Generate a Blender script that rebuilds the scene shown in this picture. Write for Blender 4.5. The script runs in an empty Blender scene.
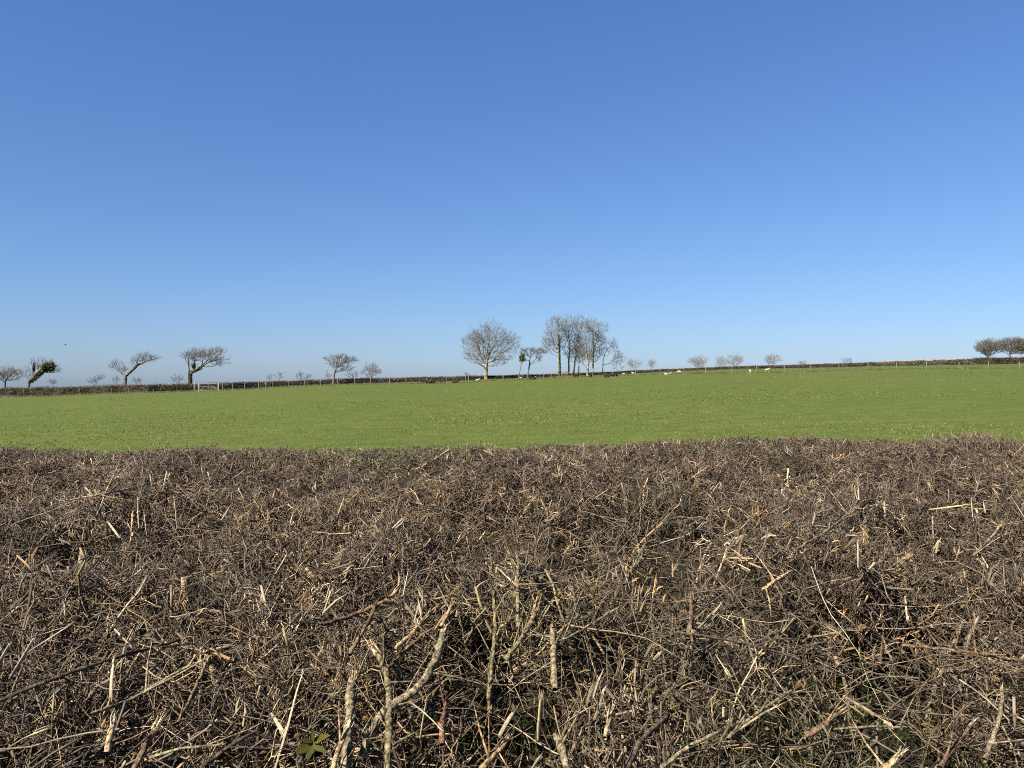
import bpy, math, random
import numpy as np
from mathutils import Vector

rng = np.random.default_rng(7)
random.seed(7)
SC = bpy.context.scene
COL = SC.collection
F = 770.0            # focal length in pixels of the 1024 px wide picture
CZ = 1.65            # eye height

# ------------------------------------------------------------------ camera, sky, sun, exposure
cam = bpy.data.cameras.new('camera')
cam.sensor_width = 36.0
cam.lens = 36.0 * F / 1024.0
cam.clip_start = 0.05
cam.clip_end = 9000.0
cam_o = bpy.data.objects.new('camera', cam)
COL.objects.link(cam_o)
cam_o.location = (0, 0, CZ)
cam_o.rotation_euler = (math.radians(90), 0, 0)
SC.camera = cam_o

SUN_EL = math.radians(40)
SUN_AZ = math.radians(224)          # clockwise from +Y (the view direction): behind the camera, to the left
sun_dir = Vector((math.sin(SUN_AZ) * math.cos(SUN_EL), math.cos(SUN_AZ) * math.cos(SUN_EL), math.sin(SUN_EL)))

world = bpy.data.worlds.new('World')
SC.world = world
world.use_nodes = True
wn = world.node_tree
wn.nodes.clear()
w_out = wn.nodes.new('ShaderNodeOutputWorld')
w_bg = wn.nodes.new('ShaderNodeBackground')
w_sky = wn.nodes.new('ShaderNodeTexSky')
w_sky.sky_type = 'NISHITA'
w_sky.sun_disc = False
w_sky.sun_elevation = SUN_EL
w_sky.sun_rotation = SUN_AZ
w_sky.altitude = 100
w_sky.air_density = 1.0
w_sky.dust_density = 0.6
w_sky.ozone_density = 3.0
# the phone's rendering of the sky: a gentle per-channel tone response on the physical sky
EXPOSURE = 2.0
SKY_STRENGTH = 0.08
SKY_RESP = ((0.948, 0.0852), (0.850, 0.1252), (0.725, 0.2205))
w_sep = wn.nodes.new('ShaderNodeSeparateColor')
w_com = wn.nodes.new('ShaderNodeCombineColor')
wn.links.new(w_sky.outputs[0], w_sep.inputs[0])
for ch, (g_, a_) in enumerate(SKY_RESP):
    pw_ = wn.nodes.new('ShaderNodeMath'); pw_.operation = 'POWER'; pw_.inputs[1].default_value = g_
    ml_ = wn.nodes.new('ShaderNodeMath'); ml_.operation = 'MULTIPLY'; ml_.inputs[1].default_value = a_ / (2 ** EXPOSURE * SKY_STRENGTH)
    wn.links.new(w_sep.outputs[ch], pw_.inputs[0]); wn.links.new(pw_.outputs[0], ml_.inputs[0]); wn.links.new(ml_.outputs[0], w_com.inputs[ch])
w_bg.inputs['Strength'].default_value = SKY_STRENGTH
wn.links.new(w_com.outputs[0], w_bg.inputs['Color'])
wn.links.new(w_bg.outputs[0], w_out.inputs['Surface'])

sun = bpy.data.lights.new('sun', 'SUN')
sun.energy = 5.0
sun.angle = math.radians(0.53)
sun.color = (1.0, 0.93, 0.82)
sun_o = bpy.data.objects.new('sun', sun)
COL.objects.link(sun_o)
sun_o.rotation_euler = sun_dir.to_track_quat('Z', 'Y').to_euler()

vs = SC.view_settings
vs.view_transform = 'Standard'
vs.look = 'None'
vs.gamma = 1.0
vs.use_curve_mapping = False
vs.exposure = EXPOSURE
SC.cycles.filter_width = 1.0
SC.cycles.use_denoising = False     # keep the fine twigs crisp

# ------------------------------------------------------------------ helpers
def tag(o, label=None, cat=None, group=None, kind=None):
    if label: o['label'] = label
    if cat: o['category'] = cat
    if group: o['group'] = group
    if kind: o['kind'] = kind
    return o

def empty(name, loc):
    o = bpy.data.objects.new(name, None)
    o.empty_display_size = 0.3
    COL.objects.link(o)
    o.location = loc
    return o

def link_mesh(name, me, mats, parent=None):
    o = bpy.data.objects.new(name, me)
    COL.objects.link(o)
    for m in (mats if isinstance(mats, (list, tuple)) else [mats]):
        if m is not None: me.materials.append(m)
    if parent is not None:
        o.parent = parent
    return o

def mesh_np(name, V, quads=None, tris=None, col=None, smooth=True):
    """a mesh from numpy arrays of vertices, quads, tris and an optional per-vertex colour"""
    me = bpy.data.meshes.new(name)
    V = np.ascontiguousarray(V, np.float32).reshape(-1, 3)
    nq = 0 if quads is None else len(quads)
    nt = 0 if tris is None else len(tris)
    loops = np.concatenate([np.zeros(0, np.int32)] +
                           ([np.asarray(quads, np.int32).ravel()] if nq else []) +
                           ([np.asarray(tris, np.int32).ravel()] if nt else []))
    tot = np.concatenate([np.full(nq, 4, np.int32), np.full(nt, 3, np.int32)])
    start = np.concatenate([[0], np.cumsum(tot)[:-1]]).astype(np.int32)
    me.vertices.add(len(V)); me.vertices.foreach_set('co', V.ravel())
    me.loops.add(len(loops)); me.loops.foreach_set('vertex_index', loops.astype(np.int32))
    me.polygons.add(nq + nt)
    me.polygons.foreach_set('loop_start', start)
    me.polygons.foreach_set('use_smooth', np.full(nq + nt, smooth, bool))
    me.update(calc_edges=True)
    if col is not None:
        a = me.attributes.new('tone', 'FLOAT_COLOR', 'POINT')
        c = np.ones((len(V), 4), np.float32); c[:, :3] = np.asarray(col).reshape(-1, 3)
        a.data.foreach_set('color', c.ravel())
    return me

def cat(parts):
    """join (V, quads, tris, col) tuples"""
    V, Q, T, C, n = [], [], [], [], 0
    for v, q, t, c in parts:
        V.append(v)
        if q is not None and len(q): Q.append(np.asarray(q) + n)
        if t is not None and len(t): T.append(np.asarray(t) + n)
        C.append(c)
        n += len(v)
    return (np.concatenate(V), np.concatenate(Q) if Q else None, np.concatenate(T) if T else None,
            np.concatenate(C) if C[0] is not None else None)

def tubes(P, R, S=3, col=None, cap_end=False, seed=0):
    """many tubes at once. P (N,K,3) centre lines, R (N,K) radii, col (N,K,3)"""
    r_ = np.random.default_rng(seed)
    P = np.asarray(P, float); R = np.asarray(R, float)
    N, K, _ = P.shape
    T = np.gradient(P, axis=1)
    T /= np.linalg.norm(T, axis=2, keepdims=True) + 1e-9
    ref = r_.normal(size=(N, 1, 3))
    U = np.cross(T, np.broadcast_to(ref, T.shape)); U /= np.linalg.norm(U, axis=2, keepdims=True) + 1e-9
    W = np.cross(T, U)
    a = np.arange(S) / S * 2 * np.pi
    ring = (U[:, :, None] * np.cos(a)[None, None, :, None] + W[:, :, None] * np.sin(a)[None, None, :, None]) * R[:, :, None, None]
    V = P[:, :, None] + ring                                # N,K,S,3
    base = (np.arange(N) * K * S)[:, None, None]
    k = (np.arange(K - 1) * S)[None, :, None]
    s = np.arange(S)[None, None, :]; s2 = (np.arange(S) + 1)[None, None, :] % S
    Q = np.stack([base + k + s, base + k + s2, base + k + S + s2, base + k + S + s], -1).reshape(-1, 4)
    Tr = None
    if cap_end:
        b = (np.arange(N) * K * S + (K - 1) * S)[:, None]
        Tr = np.stack([np.broadcast_to(b, (N, S - 2)), b + np.arange(1, S - 1)[None], b + np.arange(2, S)[None]], -1).reshape(-1, 3)
    C = None
    if col is not None:
        C = np.repeat(np.asarray(col, float)[:, :, None, :], S, axis=2).reshape(-1, 3)
    return V.reshape(-1, 3), Q, Tr, C

def vnoise(x, y, scale, seed):
    r_ = np.random.default_rng(seed)
    g = r_.random((128, 128))
    u = np.asarray(x) / scale; v = np.asarray(y) / scale
    iu = np.floor(u).astype(int); iv = np.floor(v).astype(int)
    fu = u - iu; fv = v - iv
    fu = fu * fu * (3 - 2 * fu); fv = fv * fv * (3 - 2 * fv)
    A = g[iu % 128, iv % 128]; B = g[(iu + 1) % 128, iv % 128]
    C = g[iu % 128, (iv + 1) % 128]; D = g[(iu + 1) % 128, (iv + 1) % 128]
    return (A * (1 - fu) + B * fu) * (1 - fv) + (C * (1 - fu) + D * fu) * fv

def unit(v):
    return v / (np.linalg.norm(v, axis=-1, keepdims=True) + 1e-9)

# ------------------------------------------------------------------ materials
ALBEDO = 0.625     # keeps every surface at its real reflectance for this exposure
def mat(name, base=(0.5, 0.5, 0.5), rough=0.85, spec=0.2, use_tone=False, noise=None, bump=None, translucent=0.0):
    """principled material; base colour (or the mesh's own tone) mottled by noise.
    noise = [(scale, detail, dark_factor, light_factor), ...]"""
    m = bpy.data.materials.new(name)
    m.use_nodes = True
    nt = m.node_tree; N = nt.nodes; L = nt.links
    bsdf = N['Principled BSDF']
    bsdf.inputs['Roughness'].default_value = rough
    bsdf.inputs['Specular IOR Level'].default_value = spec
    if use_tone:
        a = N.new('ShaderNodeAttribute'); a.attribute_name = 'tone'
        c = a.outputs['Color']
    else:
        r = N.new('ShaderNodeRGB'); r.outputs[0].default_value = (*base, 1)
        c = r.outputs[0]
    tc = N.new('ShaderNodeTexCoord')
    for (scale, detail, lo, hi) in (noise or []):
        n = N.new('ShaderNodeTexNoise')
        n.inputs['Scale'].default_value = scale
        n.inputs['Detail'].default_value = detail
        L.new(tc.outputs['Object'], n.inputs['Vector'])
        mr = N.new('ShaderNodeMapRange')
        mr.inputs['From Min'].default_value = 0.35; mr.inputs['From Max'].default_value = 0.65
        mr.inputs['To Min'].default_value = lo; mr.inputs['To Max'].default_value = hi
        L.new(n.outputs['Fac'], mr.inputs['Value'])
        vm = N.new('ShaderNodeVectorMath'); vm.operation = 'SCALE'
        L.new(c, vm.inputs[0]); L.new(mr.outputs[0], vm.inputs['Scale'])
        c = vm.outputs[0]
    vm = N.new('ShaderNodeVectorMath'); vm.operation = 'SCALE'; vm.inputs['Scale'].default_value = ALBEDO
    L.new(c, vm.inputs[0]); c = vm.outputs[0]
    L.new(c, bsdf.inputs['Base Color'])
    if bump:
        n = N.new('ShaderNodeTexNoise'); n.inputs['Scale'].default_value = bump[0]; n.inputs['Detail'].default_value = 6
        L.new(tc.outputs['Object'], n.inputs['Vector'])
        b = N.new('ShaderNodeBump'); b.inputs['Strength'].default_value = bump[1]; b.inputs['Distance'].default_value = bump[2]
        L.new(n.outputs['Fac'], b.inputs['Height']); L.new(b.outputs[0], bsdf.inputs['Normal'])
    if translucent:
        tr = N.new('ShaderNodeBsdfTranslucent'); L.new(c, tr.inputs['Color'])
        mx = N.new('ShaderNodeMixShader'); mx.inputs[0].default_value = translucent
        L.new(bsdf.outputs[0], mx.inputs[1]); L.new(tr.outputs[0], mx.inputs[2])
        L.new(mx.outputs[0], N['Material Output'].inputs['Surface'])
    return m

M_twig = mat('twig_bark', use_tone=True, rough=0.6, spec=0.3, noise=[(60, 3, 0.65, 1.35)])
M_stem = mat('stem_bark', use_tone=True, rough=0.85, spec=0.12, noise=[(120, 5, 0.30, 2.1), (420, 3, 0.65, 1.4)], bump=(260, 1.0, 0.004))
M_wood = mat('split_wood', use_tone=True, rough=0.75, spec=0.25, noise=[(180, 4, 0.75, 1.2)])
M_leaf = mat('leaf', use_tone=True, rough=0.55, spec=0.12, noise=[(30, 3, 0.75, 1.25)], translucent=0.25)
M_blade = mat('grass_blade', use_tone=True, rough=0.6, spec=0.15, translucent=0.35)
M_gap_shade_soil = mat('gap_shade_soil', base=(0.022, 0.019, 0.010), rough=1, spec=0.1, noise=[(9, 6, 0.5, 1.5), (60, 4, 0.6, 1.4)], bump=(40, 1, 0.03))  # soil colour darkened so the hedge gaps read as deep shade
M_bark = mat('tree_bark', use_tone=True, rough=0.9, spec=0.15, noise=[(2.0, 4, 0.7, 1.3)])
M_ivy = mat('ivy', use_tone=True, rough=0.6, spec=0.12)
M_hcore = mat('hedge_core', base=(0.036, 0.030, 0.021), rough=1, spec=0.05, noise=[(0.9, 6, 0.45, 1.7), (4, 4, 0.6, 1.4)])
M_post = mat('weathered_post', base=(0.18, 0.165, 0.115), rough=0.9, noise=[(3, 4, 0.7, 1.25)])
M_wire = mat('galvanised_steel', base=(0.17, 0.178, 0.17), rough=0.5, spec=0.5, noise=[(6, 3, 0.8, 1.15)])
M_fleece = mat('fleece', base=(0.42, 0.385, 0.28), rough=1, spec=0.05, noise=[(6, 4, 0.82, 1.1)], bump=(14, 0.8, 0.05))
M_dark_fleece = mat('dark_fleece', base=(0.028, 0.022, 0.015), rough=1, spec=0.05, noise=[(6, 4, 0.7, 1.4)], bump=(14, 0.8, 0.05))
M_timber = mat('tan_timber', base=(0.17, 0.115, 0.065), rough=0.9, noise=[(3, 4, 0.7, 1.25)])
M_bird = mat('black_plumage', base=(0.03, 0.03, 0.035), rough=0.6, noise=[(30, 2, 0.8, 1.2)])

def field_material():
    m = bpy.data.materials.new('field_grass_ground'); m.use_nodes = True
    nt = m.node_tree; N = nt.nodes; L = nt.links
    b = N['Principled BSDF']; b.inputs['Roughness'].default_value = 0.9; b.inputs['Specular IOR Level'].default_value = 0.1
    tc = N.new('ShaderNodeTexCoord')
    def noise(scale, detail, stretch=None):
        n = N.new('ShaderNodeTexNoise'); n.inputs['Scale'].default_value = scale; n.inputs['Detail'].default_value = detail
        n.inputs['Roughness'].default_value = 0.65
        if stretch:
            mp = N.new('ShaderNodeMapping'); mp.inputs['Scale'].default_value = stretch
            L.new(tc.outputs['Object'], mp.inputs['Vector']); L.new(mp.outputs[0], n.inputs['Vector'])
        else:
            L.new(tc.outputs['Object'], n.inputs['Vector'])
        return n.outputs['Fac']
    def ramp(fac, stops):
        r = N.new('ShaderNodeValToRGB')
        e = r.color_ramp.elements
        e[0].position = stops[0][0]; e[0].color = (*stops[0][1], 1)
        e[1].position = stops[-1][0]; e[1].color = (*stops[-1][1], 1)
        for p, c in stops[1:-1]:
            k = e.new(p); k.color = (*c, 1)
        L.new(fac, r.inputs[0]); return r.outputs[0]
    base = ramp(noise(1.3, 8), [(0.3, (0.0348, 0.0495, 0.0067)), (0.5, (0.0464, 0.0597, 0.0100)), (0.7, (0.0608, 0.0692, 0.0151))])
    broad = ramp(noise(0.05, 4), [(0.35, (0.93, 0.95, 0.92)), (0.65, (1.05, 1.04, 1.05))])
    rows = ramp(noise(0.6, 5, (0.25, 2.2, 1)), [(0.35, (0.91, 0.93, 0.9)), (0.65, (1.06, 1.05, 1.06))])
    fine = ramp(noise(14, 4), [(0.35, (0.75, 0.78, 0.75)), (0.65, (1.2, 1.2, 1.2))])
    c = base
    for k in (broad, rows, fine):
        mx = N.new('ShaderNodeMix'); mx.data_type = 'RGBA'; mx.blend_type = 'MULTIPLY'; mx.inputs[0].default_value = 1.0
        L.new(c, mx.inputs[6]); L.new(k, mx.inputs[7]); c = mx.outputs[2]
    L.new(c, b.inputs['Base Color'])
    bm = N.new('ShaderNodeBump'); bm.inputs['Strength'].default_value = 0.6; bm.inputs['Distance'].default_value = 0.08
    L.new(noise(5, 8), bm.inputs['Height']); L.new(bm.outputs[0], b.inputs['Normal'])
    return m
M_field = field_material()

# ------------------------------------------------------------------ the lie of the land
PXT = np.array([-200, 0, 60, 100, 170, 250, 300, 350, 400, 450, 480, 530, 560, 600, 640, 700, 740, 790, 850, 900, 960, 1024, 1250], float)
YB = np.array([399, 397, 396, 393.8, 392, 388.8, 385.6, 383.6, 382.3, 381.2, 379.6, 377.6, 376.2, 374.8, 373, 370, 368.9, 368, 366.7, 365.6, 364.6, 363.6, 361], float)
YT = np.array([388, 386.3, 385, 383.8, 382.6, 380.6, 378.6, 377.6, 376.4, 375.5, 375.4, 374.2, 373, 371.6, 369.8, 367.2, 365.6, 364.2, 362.4, 360, 357.6, 356, 353], float)
PXD = np.array([-200, 0, 150, 200, 300, 450, 600, 700, 800, 1024, 1250], float)
DD = np.array([108, 112, 116, 120, 130, 145, 160, 165, 170, 175, 180], float)
def edge(px):
    """screen column -> distance of the field's far hedge, base and top rows there"""
    return np.interp(px, PXD, DD), np.interp(px, PXT, YB), np.interp(px, PXT, YT)
def zf(x, y):
    x = np.asarray(x, float); y = np.asarray(y, float)
    t = np.clip(x / np.maximum(y, 8.0), -1.2, 1.2)
    D, yb, _ = edge(512 + F * t)
    zE = CZ + (384 - yb) / F * D
    s = zE / D
    yy = np.maximum(y, 0)
    near = s * yy
    over = np.maximum(yy - D, 0)
    far = zE + s * over - 0.0005 * np.minimum(over, 90) ** 2 * 1.0
    # past the crest the land bends over and falls away gently
    far = np.where(over > 90, zE + s * 90 - 4.05 - (np.maximum(over - 90, 0)) * 0.030, far)
    far = np.where(over > 0, np.minimum(far, zE - over * (0.0)), far)
    out = np.where(yy <= D, near, far)
    return np.maximum(out, -32.0)
def at(px, D):
    """point on the ground under a screen column at distance D"""
    x = (px - 512) / F * D
    return np.array([x, D, float(zf(x, D))])

rr = np.concatenate([[0.0], np.geomspace(0.6, 5200, 190)])
th = np.concatenate([np.linspace(-44, 44, 221), np.linspace(44, 316, 69)[1:-1]])
th = np.radians(th)
R_, T_ = np.meshgrid(rr, th, indexing='ij')
X = R_ * np.sin(T_); Y = R_ * np.cos(T_)
Z = zf(X, Y) + 0.05 * (vnoise(X, Y, 7.0, 3) - 0.5) * np.clip((Y - 6) / 10, 0, 1)
nR, nT = X.shape
idx = np.arange(nR * nT).reshape(nR, nT)
a = idx[:-1]; b = idx[1:]
gq = np.stack([a, b, np.roll(b, -1, 1), np.roll(a, -1, 1)], -1)[1:].reshape(-1, 4)
gt = np.stack([np.zeros(nT, int), idx[1], np.roll(idx[1], -1)], -1)
ground = link_mesh('ground', mesh_np('ground', np.stack([X, Y, Z], -1), gq, gt), M_field)
tag(ground, kind='structure')

# ------------------------------------------------------------------ short pasture grass: blades
def field_blades():
    n = 85000
    d = 11.0 * (95 / 11.0) ** rng.random(n)
    tx = rng.uniform(-0.86, 0.86, n)
    x = tx * d; y = d
    keep = vnoise(x, y, 1.1, 21) * 0.6 + vnoise(x, y, 5.0, 22) * 0.4 + rng.normal(0, .15, n) > 0.42
    x, y, d = x[keep], y[keep], d[keep]; n = len(x)
    z = zf(x, y) - 0.01
    k = 3
    X_ = np.repeat(x, k) + rng.normal(0, .03, n * k); Y_ = np.repeat(y, k) + rng.normal(0, .03, n * k); Z_ = np.repeat(z, k)
    dd = np.repeat(d, k)
    tall = np.repeat((rng.random(n) < 0.06) * rng.uniform(0.4, 1.4, n), k)
    h = rng.uniform(.022, .055, n * k) * (1 + tall)
    w = rng.uniform(.004, .009, n * k) * (1 + dd / 60)
    ang = rng.uniform(0, 2 * np.pi, n * k)
    lean = rng.normal(0, .035, (n * k, 2))
    base = np.stack([X_, Y_, Z_], -1)
    side = np.stack([np.cos(ang), np.sin(ang), 0 * ang], -1) * w[:, None]
    tip = base + np.stack([lean[:, 0], lean[:, 1], h], -1)
    V = np.stack([base - side, base + side, tip], 1)
    c = np.array([0.1285, 0.1576, 0.0360]) * rng.uniform(.9, 1.15, (n, 1)) + rng.random((n, 1)) ** 6 * np.array([.16, .13, .07])
    pale = (rng.random((n, 1)) < .03) * np.array([.18, .165, .09])
    C = np.repeat(np.repeat(c + pale * .75, k, 0)[:, None], 3, 1)
    me = mesh_np('field_grass', V.reshape(-1, 3), None, np.arange(n * k * 3).reshape(-1, 3), C.reshape(-1, 3), smooth=False)
    o = link_mesh('field_grass', me, M_blade)
    tag(o, 'short bright green pasture grass all over the open field', 'grass', kind='stuff')
field_blades()

# ------------------------------------------------------------------ distant hedges
def far_hedge(px0, px1, label, dh=0.0, tone=(0.066, 0.053, 0.034), per_m=110, width=1.5, ragged=0.12, shift=0.0, pale=0.05, twig_l=0.45):
    pxs = np.linspace(px0, px1, int(abs(px1 - px0) / 1.6) + 2)
    D, yb, yt = edge(pxs)
    D = D + shift
    x = (pxs - 512) / F * D
    zb = zf(x, D)
    zt = CZ + (384 - yt) / F * D + dh
    h = np.maximum(zt - zb, 0.5)
    h = h * (1 + (vnoise(x + 300, D, 2.2, 90) - .5) * .22 + (vnoise(x + 300, D, 9.0, 91) - .5) * .14)
    n = len(pxs)
    root = empty('hedge', (x[n // 2], D[n // 2], zb[n // 2]))
    off = np.array(root.location)
    prof = [(-.38, -.15), (-.42, .3), (-.38, .6), (-.3, .74), (-.12, .8), (.2, .8), (.36, .72), (.4, .5), (.4, -.15)]
    P = []
    r_ = np.random.default_rng(int(px0) + 500)
    for (u, v) in prof:
        jit = r_.normal(0, 1, n) * ragged * 0.5
        P.append(np.stack([x + r_.normal(0, .05, n), D + u * width + jit, zb + v * h * 0.98 + (jit * 0.9 if v > .4 else 0)], -1))
    P = np.stack(P, 1) - off
    m = len(prof); id_ = np.arange(n * m).reshape(n, m)
    q = np.stack([id_[:-1, :-1], id_[1:, :-1], id_[1:, 1:], id_[:-1, 1:]], -1).reshape(-1, 4)
    link_mesh('foliage_mass', mesh_np('foliage_mass', P.reshape(-1, 3), q), M_hcore, root)
    L = float(np.hypot(np.diff(x), np.diff(D)).sum())
    N = int(L * per_m)
    f = r_.random(N) * (n - 1); i = f.astype(int); g = f - i; j = np.minimum(i + 1, n - 1)
    lerp = lambda a_: a_[i] * (1 - g) + a_[j] * g
    bx, by, bz, bh = lerp(x), lerp(D), lerp(zb), lerp(h)
    v = r_.random(N) ** 0.7
    top = r_.random(N) < 0.35
    v = np.where(top, r_.uniform(.72, .95, N), v * .9)
    u = np.where(top, r_.uniform(-.5, .5, N), -.42 + r_.normal(0, .07, N)) * width
    base = np.stack([bx, by + u, bz + v * bh * 0.93], -1)
    d = np.stack([r_.normal(0, .7, N), np.where(top, r_.normal(0, .5, N), -.3 + r_.normal(0, .4, N)), r_.normal(.55, .5, N)], -1)
    d = unit(d) * (r_.uniform(.3, 1, N) * twig_l)[:, None]
    d[:, 2] = np.clip(d[:, 2], -.3, np.maximum(ragged * r_.random(N) + (bh * 1.0 - v * bh * .93), .04))
    Pt = np.stack([base - d * .3, base + d * .4 + r_.normal(0, .03, (N, 3)), base + d * .8], 1) - off
    Rt = r_.uniform(.5, 1.6, (N, 1)) * np.array([[.012, .010, .004]])
    c = np.array(tone) * 1.35 * r_.uniform(.3, 1.7, (N, 1)) * (.25 + 1.4 * vnoise(bx, (base[:, 2] - bz) * 1.6 + by * .1, .9, 77))[:, None]
    c = c + (r_.random((N, 1)) < np.where(top, pale * 1.8, pale * .6)[:, None]) * np.array([.34, .31, .24])
    # green and rusty patches low in the hedge where bramble and ivy grow
    gp = (vnoise(bx, by, 5.0, 31) > .62)[:, None] * (v < .6)[:, None]
    c = np.where(gp, c * np.array([.75, 1.05, .55]), c)
    C = np.repeat(c[:, None], 3, 1)
    me = mesh_np('twigs', *tubes(Pt, Rt, 3, C)[:2], None, tubes(Pt, Rt, 3, C)[3])
    t = link_mesh('twigs', me, M_twig, root); t['kind'] = 'stuff'
    tag(root, label, 'hedge', 'field boundary hedges')
    return root
far_hedge(-230, 193, 'tall bare brown field hedge left of the metal gate', pale=.06, ragged=.16, per_m=200)
far_hedge(192, 470, 'low bare brown hedge running from the metal gate to the big round tree', pale=.05, tone=(.105, .080, .068), ragged=.1)
far_hedge(468, 662, 'lowest dark hedge under the clump of tall trees', pale=.02, tone=(.05, .044, .031), ragged=.08)
far_hedge(660, 872, 'brown trimmed hedge on the skyline behind the standing white sheep', pale=.03, tone=(.075, .054, .039), ragged=.07)
far_hedge(870, 974, 'brown hedge topped with pale cut stems on the skyline, left of the dark one', pale=.55, tone=(.09, .072, .056), ragged=.2, per_m=130)
far_hedge(972, 1230, 'near black dense hedge under the two leaning thorn trees', pale=.01, tone=(.026, .023, .018), ragged=.06, dh=.1)  # near-black tone holds the shade on its turned-away face

# ------------------------------------------------------------------ trees
BARK = np.array([.125, .113, .082])
TWIG = np.array([.100, .090, .076])

def grow(starts, parents, pts, step, bal=.45, seed=0):
    """branches reach from the trunk to points spread through the crown: each point joins the node that gives a short
    connection and a short way back to the root, so the limbs fan out"""
    r_ = np.random.default_rng(seed)
    n0 = len(starts); cap = n0 + len(pts) * 8 + 10
    N = np.zeros((cap, 3)); L = np.zeros(cap); par = np.full(cap, -1)
    for i, (p, q) in enumerate(zip(starts, parents)):
        N[i] = p; par[i] = q
        if q >= 0: L[i] = L[q] + np.linalg.norm(N[i] - N[q])
    n = n0
    low = min(2, n0 - 1)
    order = np.argsort(np.linalg.norm(pts - N[0], axis=1) + r_.normal(0, step * 1.5, len(pts)))
    for p in pts[order]:
        d = np.linalg.norm(N[:n] - p, axis=1)
        cost = d + bal * L[:n] + np.where(N[:n, 2] > p[2] + .3, .5 * d, 0)
        cost[:low] += 50
        q = int(np.argmin(cost)); dist = d[q]
        k = int(min(max(1, round(dist / (step * 1.6))), 7))
        a = N[q].copy(); side = r_.normal(0, .07, 3) * dist; side[2] -= .05 * dist
        cur = q
        for t in range(1, k + 1):
            f = t / k
            N[n] = a + (p - a) * f + side * 4 * f * (1 - f) + (r_.normal(0, .04, 3) * step if t < k else 0)
            par[n] = cur; L[n] = L[cur] + np.linalg.norm(N[n] - N[cur]); cur = n; n += 1
            if n >= cap - 1: break
        if n >= cap - 10: break
    return N[:n], par[:n]

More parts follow.
